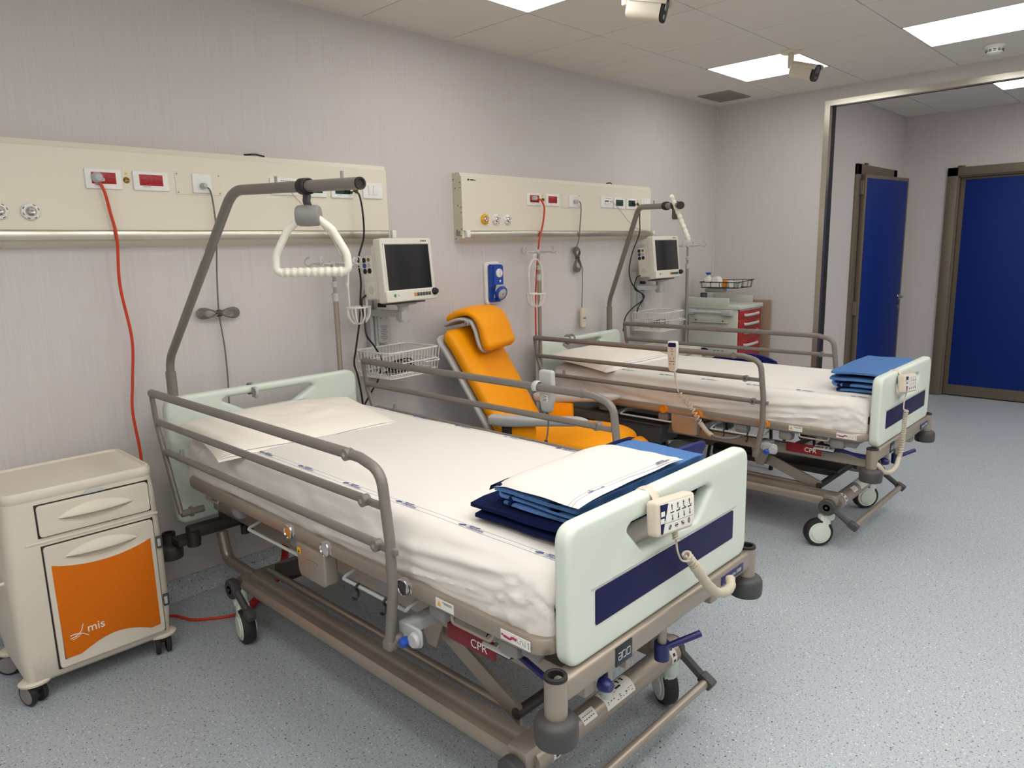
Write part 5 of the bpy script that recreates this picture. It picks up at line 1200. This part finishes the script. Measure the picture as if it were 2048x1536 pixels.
# ================================================================ trolley with red drawers
t = thing('medical_trolley', 'grey medical trolley with red drawers in the far corner', 'trolley', (5.675, -.30, 0))
hx, y0, y1 = .207, -.225, .225
q = B(); q.bx((-hx, y0, .13), (hx, y1, 1.012), .008); q.obj('body', 'trolley', t)
q = B(); q.bx((-hx-.006, y0-.02, 1.010), (hx+.012, y1+.006, 1.044), .008)
for a, b_ in (((-hx-.006, y0+.075, 1.03), (-hx+.006, y1+.006, 1.104)), ((hx, y0+.075, 1.03), (hx+.012, y1+.006, 1.104)), ((-hx-.006, y1-.006, 1.03), (hx+.012, y1+.006, 1.104))): q.bx(a, b_, .005)
q.obj('tray_top', 'trolley', t)
zz = [1.000, .925, .853, .752, .605, .38, .16]
for i in range(6):
    q = B(); q.bx((-.193, y0-.014, zz[i+1]+.003), (.188, y0+.002, zz[i]-.003), .003); d_ = q.obj('drawer', 'red', t)
    zc = zz[i]-.032; q = B(); q.tube(spl([(-.12, y0-.016, zc-.004), (-.10, y0-.034, zc-.006), (0, y0-.040, zc-.004), (.10, y0-.034, zc-.002), (.12, y0-.016, zc)], 5), .010, 10, flat=1.2); q.obj('handle', 'ltgrey', d_)
q = B(); q.bx((-.20, y0-.010, 1.000), (-.185, y0, 1.012)); q.obj('lock', 'dkgrey', t)
q = B(); q.cyl((-hx-.034, y0+.10, .985), (-hx-.034, y1-.05, .985), .013, 14)
for y in (y0+.075, y1-.045): q.box((-hx-.022, y, .985), (.05, .06 if y > 0 else .085, .046), .008)
q.obj('push_handle', 'ltgrey', t)
q = B(); q.bx((-hx-.03, y0+.08, .898), (-hx+.002, y1-.04, .906), .002); q.bx((-hx-.012, y0+.085, .905), (-hx, y1-.045, .925), .003); q.obj('side_ledge', 'trolley', t)
q = B()
for y in (y0+.12, y1-.08): q.cyl((-hx-.016, y, .915), (-hx-.008, y, .915), .006, 10)
q.obj('ledge_screw', 'dkgrey', t)
q = B(); q.shape([[(.05*math.cos(a*PI/8), .035*math.sin(a*PI/8)) for a in range(16)]], .001, 0, frame((-hx-.001, .065, .645), (0, -1, 0), (0, 0, 1))); q.text('GFO', .062, frame((-hx-.001, -.065, .645), (0, -1, 0), (0, 0, 1)), .0005); q.obj('lettering', 'navy', t)
for x in (-.16, .16):
    for y in (-.17, .17):
        q = B(); q.cyl((x, y, .09), (x, y, .135), .014); q.box((x, y, .095), (.04, .05, .05), .008); q.lathe([(0, -.016), (.046, -.016), (.05, -.01), (.05, .01), (.046, .016), (0, .016)], frame((x, y+.015, .05), (0, 1, 0), (0, 0, 1)), 20); q.obj('caster', 'dkgrey', t)
# wire tray on a post above the trolley, with what it holds
t = thing('wire_tray', 'dark wire tray held above the red-drawered trolley', 'tray', (5.56, -.15, 1.03))
q = B(); q.lathe([(0, 0), (.03, 0), (.03, .03), (.026, .04), (.03, .06), (.028, .105), (0, .105)], tf((0.03, .0, 0)), 18); q.obj('post', 'dkgrey', t)
q = B(); q.tube([(-.01, .02, .197), (-.01, -.335, .197), (.27, -.335, .212)], .0035, 6); q.tube([(-.01, .02, .197), (.24, .02, .205), (.27, -.335, .212)], .003, 6)
for y in (.0, -.08, -.16, -.24, -.32): q.tube([(-.01, y, .197), (0, y, .150), (.24, y, .150), (.25, y, .206)], .0028, 5)
for x in (0, .08, .16, .24): q.tube([(x, .015, .200), (x, .01, .150), (x, -.325, .150), (x, -.335, .205)], .0028, 5)
q.obj('wires', 'black', t)
q = B(); q.box((.05, -.10, .128), (.07, .17, .03), .008); q.obj('bracket', 'grey', t)
def item(b, name, m, label, cat, loc): o = b.obj(name, m, None, label=label, cat=cat); o.location = loc; return o
t = thing('pump_bottle', 'white pump bottle with blue top in the wire tray', 'bottle', (5.60, -.185, 1.184))
q = B(); q.box((0, 0, .042), (.055, .055, .084), .012); q.lathe([(.026, .08), (.014, .09), (.014, .104), (0, .104)], None, 16); q.obj('bottle', 'white', t)
q = B(); q.lathe([(0, .104), (.018, .104), (.02, .122), (0, .124)], None, 16); q.box((-.012, -.004, .118), (.06, .02, .010), .004); q.obj('pump_head', 'blue', t)
q = B(); q.faces([(x, y, z) for x in (-.035, .035) for y, z in ((-.055, 0), (.055, 0), (.03, .088), (-.01, .088))], [(0, 1, 2, 3), (7, 6, 5, 4), (0, 4, 5, 1), (1, 5, 6, 2), (2, 6, 7, 3), (3, 7, 4, 0)])
bmesh.ops.recalc_face_normals(q.bm, faces=q.bm.faces); bmesh.ops.bevel(q.bm, geom=q.bm.edges[:], offset=.006, segments=2, affect='EDGES'); item(q, 'carton', 'white', 'white slanted carton beside the pump bottle in the wire tray', 'carton', (5.61, -.268, 1.184))
q = B(); q.box((0, 0, .03), (.05, .035, .06), .006); item(q, 'packet', 'amber', 'orange packet in the middle of the wire tray', 'packet', (5.60, -.342, 1.184))
q = B(); q.box((0, 0, .026), (.06, .05, .052), .006); item(q, 'small_box', 'white', 'small white box right of the orange packet in the wire tray', 'box', (5.605, -.392, 1.184))
q = B(); q.lathe([(0, 0), (.026, 0), (.028, .045), (.020, .05), (0, .05)], None, 18); item(q, 'jar', 'ltgrey', 'small pale jar at the right end of the wire tray', 'jar', (5.61, -.448, 1.184))
q = B(); q.box((5.966, -.325, .56), (.016, .51, 1.0), .004); q.obj('back_board', 'wood', None, label='brown board leaning on the wall behind the red-drawered trolley', cat='board')

# ================================================================ bed handsets and small clips
def foot_handset(bed, dz, uc, cord_pts, tail, label):
    P = on(bed, dz); t = thing('foot_handset', label, 'handset', P(uc, 2.395, .886), bed.rotation_euler.z, 'beige handsets hung on the footboards')
    X = frame((0, 0, 0), (1, -.06, -.05), (0, .12, 1))        # z axis towards the viewer
    q = B(); q.shape([[(p.x, p.y) for p in fil([(-.082, -.042, 0), (.066, -.046, 0), (.080, -.02, 0), (.084, .042, 0), (-.078, .046, 0)], .012, 5, True)]], .036, .008, X @ tf((0, 0, -.018))); q.obj('case', 'beige', t)
    q = B(); q.tube([Vector((-.03, .072+.034*math.cos(a), .022+.040*math.sin(a))) for a in [PI*(-.35+1.30*i/14) for i in range(15)]], .015, 8, flat=.25); q.obj('hanging_strap', 'beige', t)
    q = B(); q.shape([[(-.072, -.034), (.060, -.038), (.071, -.02), (.075, .034), (-.069, .037)]], .0016, .0005, X @ tf((0, 0, .0006))); kp = q.obj('keypad', 'sticker', t)
    q = B(); q.shape([[(-.072, -.034), (-.064, -.034), (-.036, .036), (-.069, .037)]], .0016, .0004, X @ tf((0, 0, .0012))); q.obj('navy_strip', 'navy', kp)
    q = B(); Y = X @ tf((0, 0, .0018))
    for i in range(4):
        x = -.022+i*.025
        for s, z in ((1, .022), (-1, .000)):
            q.box((x, z, 0), (.0025, .010, .0004), 0, Y); q.faces([Y @ Vector(p) for p in ((x-.004, z+s*.004, .0001), (x+.004, z+s*.004, .0001), (x, z+s*.010, .0001))], [(0, 1, 2)])
        q.box((x, .011, 0), (.016, .0025, .0004), 0, Y @ tf((0, 0, 0)))
        if i: q.box((0, 0, 0), (.010, .0022, .0004), 0, Y @ tf((x+.005, .014, 0), .6*(i % 2*2-1)))
    for i in range(4): q.box((0, 0, 0), (.014, .003, .0004), 0, Y @ tf((-.034+i*.027, -.024, 0), (.7, .1, -.6, 1.5)[i])); q.tube([Y @ Vector((-.034+i*.027+.006*math.cos(a), -.024+.006*math.sin(a), 0)) for a in (0, 1.2, 2.4, 3.6, 4.8)], .0005, 4, True)
    q.tube([Y @ Vector(p) for p in ((-.052, -.011, 0), (.066, -.014, 0))], .0004, 4); q.obj('symbols', 'ink', kp)
    for k in (0, 1):
        q = B(); q.box((-.061+k*-.003, .014-k*.017, .0024), (.015, .012, .0006), 0, X); q.obj('status_window', 'sticker', kp)
    inv = t.matrix_world.copy(); loc = Vector(t.location); R_ = Matrix.Rotation(-bed.rotation_euler.z, 4, 'Z')
    L_ = lambda p: R_ @ (P(*p)-loc)
    return t, L_
t, L_ = foot_handset(bedA, 0, -.066, None, None, 'beige handset with symbol keypad on the nearest footboard')
q = B(); q.tube(coil([L_(p) for p in ((-.062, 2.385, .842), (-.060, 2.39, .815))], .006, 4, .0028), .0028, 6); q.tube(spl([L_(p) for p in ((-.060, 2.39, .815), (-.055, 2.392, .785), (-.04, 2.395, .757), (-.022, 2.405, .752), (-.012, 2.405, .765))], 6), .0026, 6); q.obj('cord', 'bcable', t)
q = B(); q.tube(coil(spl([L_(p) for p in ((-.020, 2.395, .768), (.0, 2.40, .742), (.035, 2.405, .70))], 6), .0095, 8, .0042), .0042, 7); q.obj('coiled_part', 'bcable', t)
q = B(); pts = spl([L_(p) for p in ((.010, 2.402, .728), (.04, 2.405, .692), (.085, 2.405, .645), (.135, 2.405, .605), (.19, 2.402, .585), (.235, 2.395, .582), (.262, 2.38, .592))], 8); n_ = len(pts); q.tube(pts, [.0135+.0006*math.sin(i*1.1) for i in range(n_)], 14); q.obj('protective_sleeve', 'bcable', t)
t, L_ = foot_handset(bedB, -.037, -.145, None, None, 'beige handset with symbol keypad on the farther footboard')
q = B(); q.tube(spl([L_(p) for p in ((-.175, 2.385, .842), (-.20, 2.385, .81), (-.225, 2.39, .78), (-.232, 2.395, .765), (-.215, 2.40, .757))], 6), .003, 6); q.obj('cord', 'bcable', t)
q = B(); q.tube(coil(spl([L_(p) for p in ((-.215, 2.40, .765), (-.212, 2.395, .70), (-.218, 2.395, .62), (-.24, 2.395, .55), (-.262, 2.395, .525))], 8), .0085, 30, .0036), .0036, 6); q.obj('coiled_part', 'bcable', t)
q = B(); q.tube(spl([L_(p) for p in ((-.258, 2.395, .53), (-.30, 2.395, .497), (-.36, 2.39, .485), (-.43, 2.38, .50), (-.46, 2.36, .535), (-.445, 2.33, .545))], 8), .0115, 12); q.obj('protective_sleeve', 'bcable', t)
# handset on the right rail of the nearest bed, seen from behind
P = A_(.548, 1.442, .985); t = thing('rail_handset', 'grey handset hooked over the far rail of the nearest bed', 'handset', P, .011)
q = B(); pr = [(-.034, .085), (.034, .085), (.036, .02), (.032, -.04), (.022, -.085), (-.022, -.085), (-.032, -.04), (-.036, .02)]
q.shape([[(p.x, p.y) for p in fil([(*p, 0) for p in pr], .012, 4, True)]], .026, .008, frame((0.004, 0, 0), (0, 1, 0), (0, 0, 1))); q.obj('case', 'ltgrey', t)
q = B(); q.tube([Vector((-.036+.021*math.cos(a), .018, .022+.021*math.sin(a))) for a in [PI*(1.2-1.25*i/12) for i in range(13)]], .013, 8, flat=.35); q.obj('hook', 'ltgrey', t)
q = B(); q.box((-.0098, -.002, -.028), (.0012, .026, .028)); st = q.obj('label', 'sticker', t)
q = B()
for k in range(4): q.box((-.0106, .0+.002*(k % 2), -.019-k*.006), (.0008, .018, .0022))
q.obj('print', 'ink', st)
q = B(); q.tube(spl([(.004, 0, -.085), (.004, -.004, -.12), (.0, -.002, -.17), (-.004, .004, -.21), (-.01, .01, -.27)], 6), .0032, 6); q.obj('cord', 'gcable', t)
q = B(); q.cyl((-.002, .003, -.20), (-.006, .006, -.222), .007, 10); q.cyl((-.01, .01, -.26), (-.012, .012, -.30), .009, 10); q.obj('connector', 'dkgrey', t)
# handset on the left rail of the farther bed
P = B_(-.538, 1.30, .977); t = thing('rail_handset', 'beige handset with navy top hooked over the near rail of the farther bed', 'handset', P, .014)
X = frame((0, 0, 0), (.10, -1, 0), (-.02, -.10, 1))      # z axis towards -u
q = B(); pr = [(-.029, .084), (.029, .084), (.030, .02), (.024, -.075), (.014, -.086), (-.014, -.086), (-.024, -.075), (-.030, .02)]
q.shape([[(p.x, p.y) for p in fil([(*p, 0) for p in pr], .012, 4, True)]], .024, .007, X); q.obj('case', 'white', t)
q = B(); q.shape([[(p.x, p.y) for p in fil([(*(Vector(p)*.84), 0) for p in pr], .010, 4, True)]], .003, .001, X @ tf((0, -.004, .0122))); kp = q.obj('keypad', 'beige', t)
q = B(); q.shape([[(p.x, p.y) for p in fil([(-.024, .052, 0), (.024, .052, 0), (.022, .076, 0), (-.022, .076, 0)], .008, 4, True)]], .003, .0008, X @ tf((0, 0, .0134))); q.obj('navy_top', 'navy', kp)
q = B(); Y = X @ tf((0, 0, .0142))
for x, y in ((0, .04), (0, .012), (-.011, -.012), (.011, -.012), (-.011, -.044), (.011, -.044)): q.box((x, y, 0), (.003, .008, .0006), 0, Y)
for x, y, w_ in ((0, .028, .016), (0, -.028, .034)): q.box((x, y, 0), (w_, .0025, .0006), 0, Y)
q.obj('symbols', 'ink', kp)
q = B(); q.tube([Vector((.028+.021*math.cos(a), .02, .03+.021*math.sin(a))) for a in [PI*(-.1+1.2*i/12) for i in range(13)]], .010, 8, flat=.35); q.obj('hook', 'white', t)
loc = Vector(P); R_ = Matrix.Rotation(-.014, 4, 'Z'); L_ = lambda p: R_ @ (B_(*p)-loc)
q = B(); q.tube(spl([L_(p) for p in ((-.538, 1.312, .895), (-.540, 1.320, .85), (-.540, 1.332, .80), (-.536, 1.338, .775))], 5), [.006]*5+[.0035]*11, 8); q.obj('cord', 'bcable', t)
q = B(); q.tube(coil(spl([L_(p) for p in ((-.535, 1.338, .775), (-.53, 1.395, .72), (-.525, 1.445, .655), (-.520, 1.465, .62))], 6), .012, 9, .0036), .0036, 6)
q.tube(coil(spl([L_(p) for p in ((-.520, 1.465, .62), (-.51, 1.50, .575), (-.505, 1.53, .555))], 6), .010, 16, .0036), .0036, 6); q.obj('coiled_part', 'bcable', t)
q = B(); q.tube(spl([L_(p) for p in ((-.505, 1.53, .555), (-.50, 1.58, .548), (-.48, 1.64, .553), (-.44, 1.68, .57))], 6), .009, 10); q.obj('protective_sleeve', 'gcable', t)
# clips on the headboards
t = thing('clip', 'small grey hook clipped to the top bar of the nearest headboard', 'clip', A_(-.08, .235, .955), .011)
q = B(); q.tube([Vector((0, .026*math.cos(a), .0+.026*math.sin(a))) for a in [PI*(-.15+.9*i/8)-PI*.25 for i in range(9)]], .012, 8, flat=.3); q.box((0, -.030, -.012), (.024, .004, .045), .0015); q.obj('clamp', 'grey', t)
q = B(); q.tube(spl([(0, -.032, .008), (0, -.048, .006), (0, -.056, -.012), (0, -.048, -.032), (0, -.036, -.036)], 5), .007, 8, flat=.7); q.obj('hook', 'ltgrey', t)
for k, u in enumerate((-.145, -.098)):
    t = thing('clip', ('left' if k == 0 else 'right')+' one of two grey rings round the top bar of the farther headboard', 'clip', B_(u, .235, .955), .014, 'grey rings on the farther headboard')
    q = B(); q.tube([Vector((0, .027*math.cos(a), .027*math.sin(a))) for a in [2*PI*i/20 for i in range(20)]], .009, 8, True, flat=.4); q.obj('ring', 'grey', t)
    q = B(); q.tube(spl([(0, -.027, -.01), (0, -.038, -.022), (0, -.034, -.04), (0, -.022, -.046)], 5), .005, 8); q.obj('hook', 'ltgrey', t)
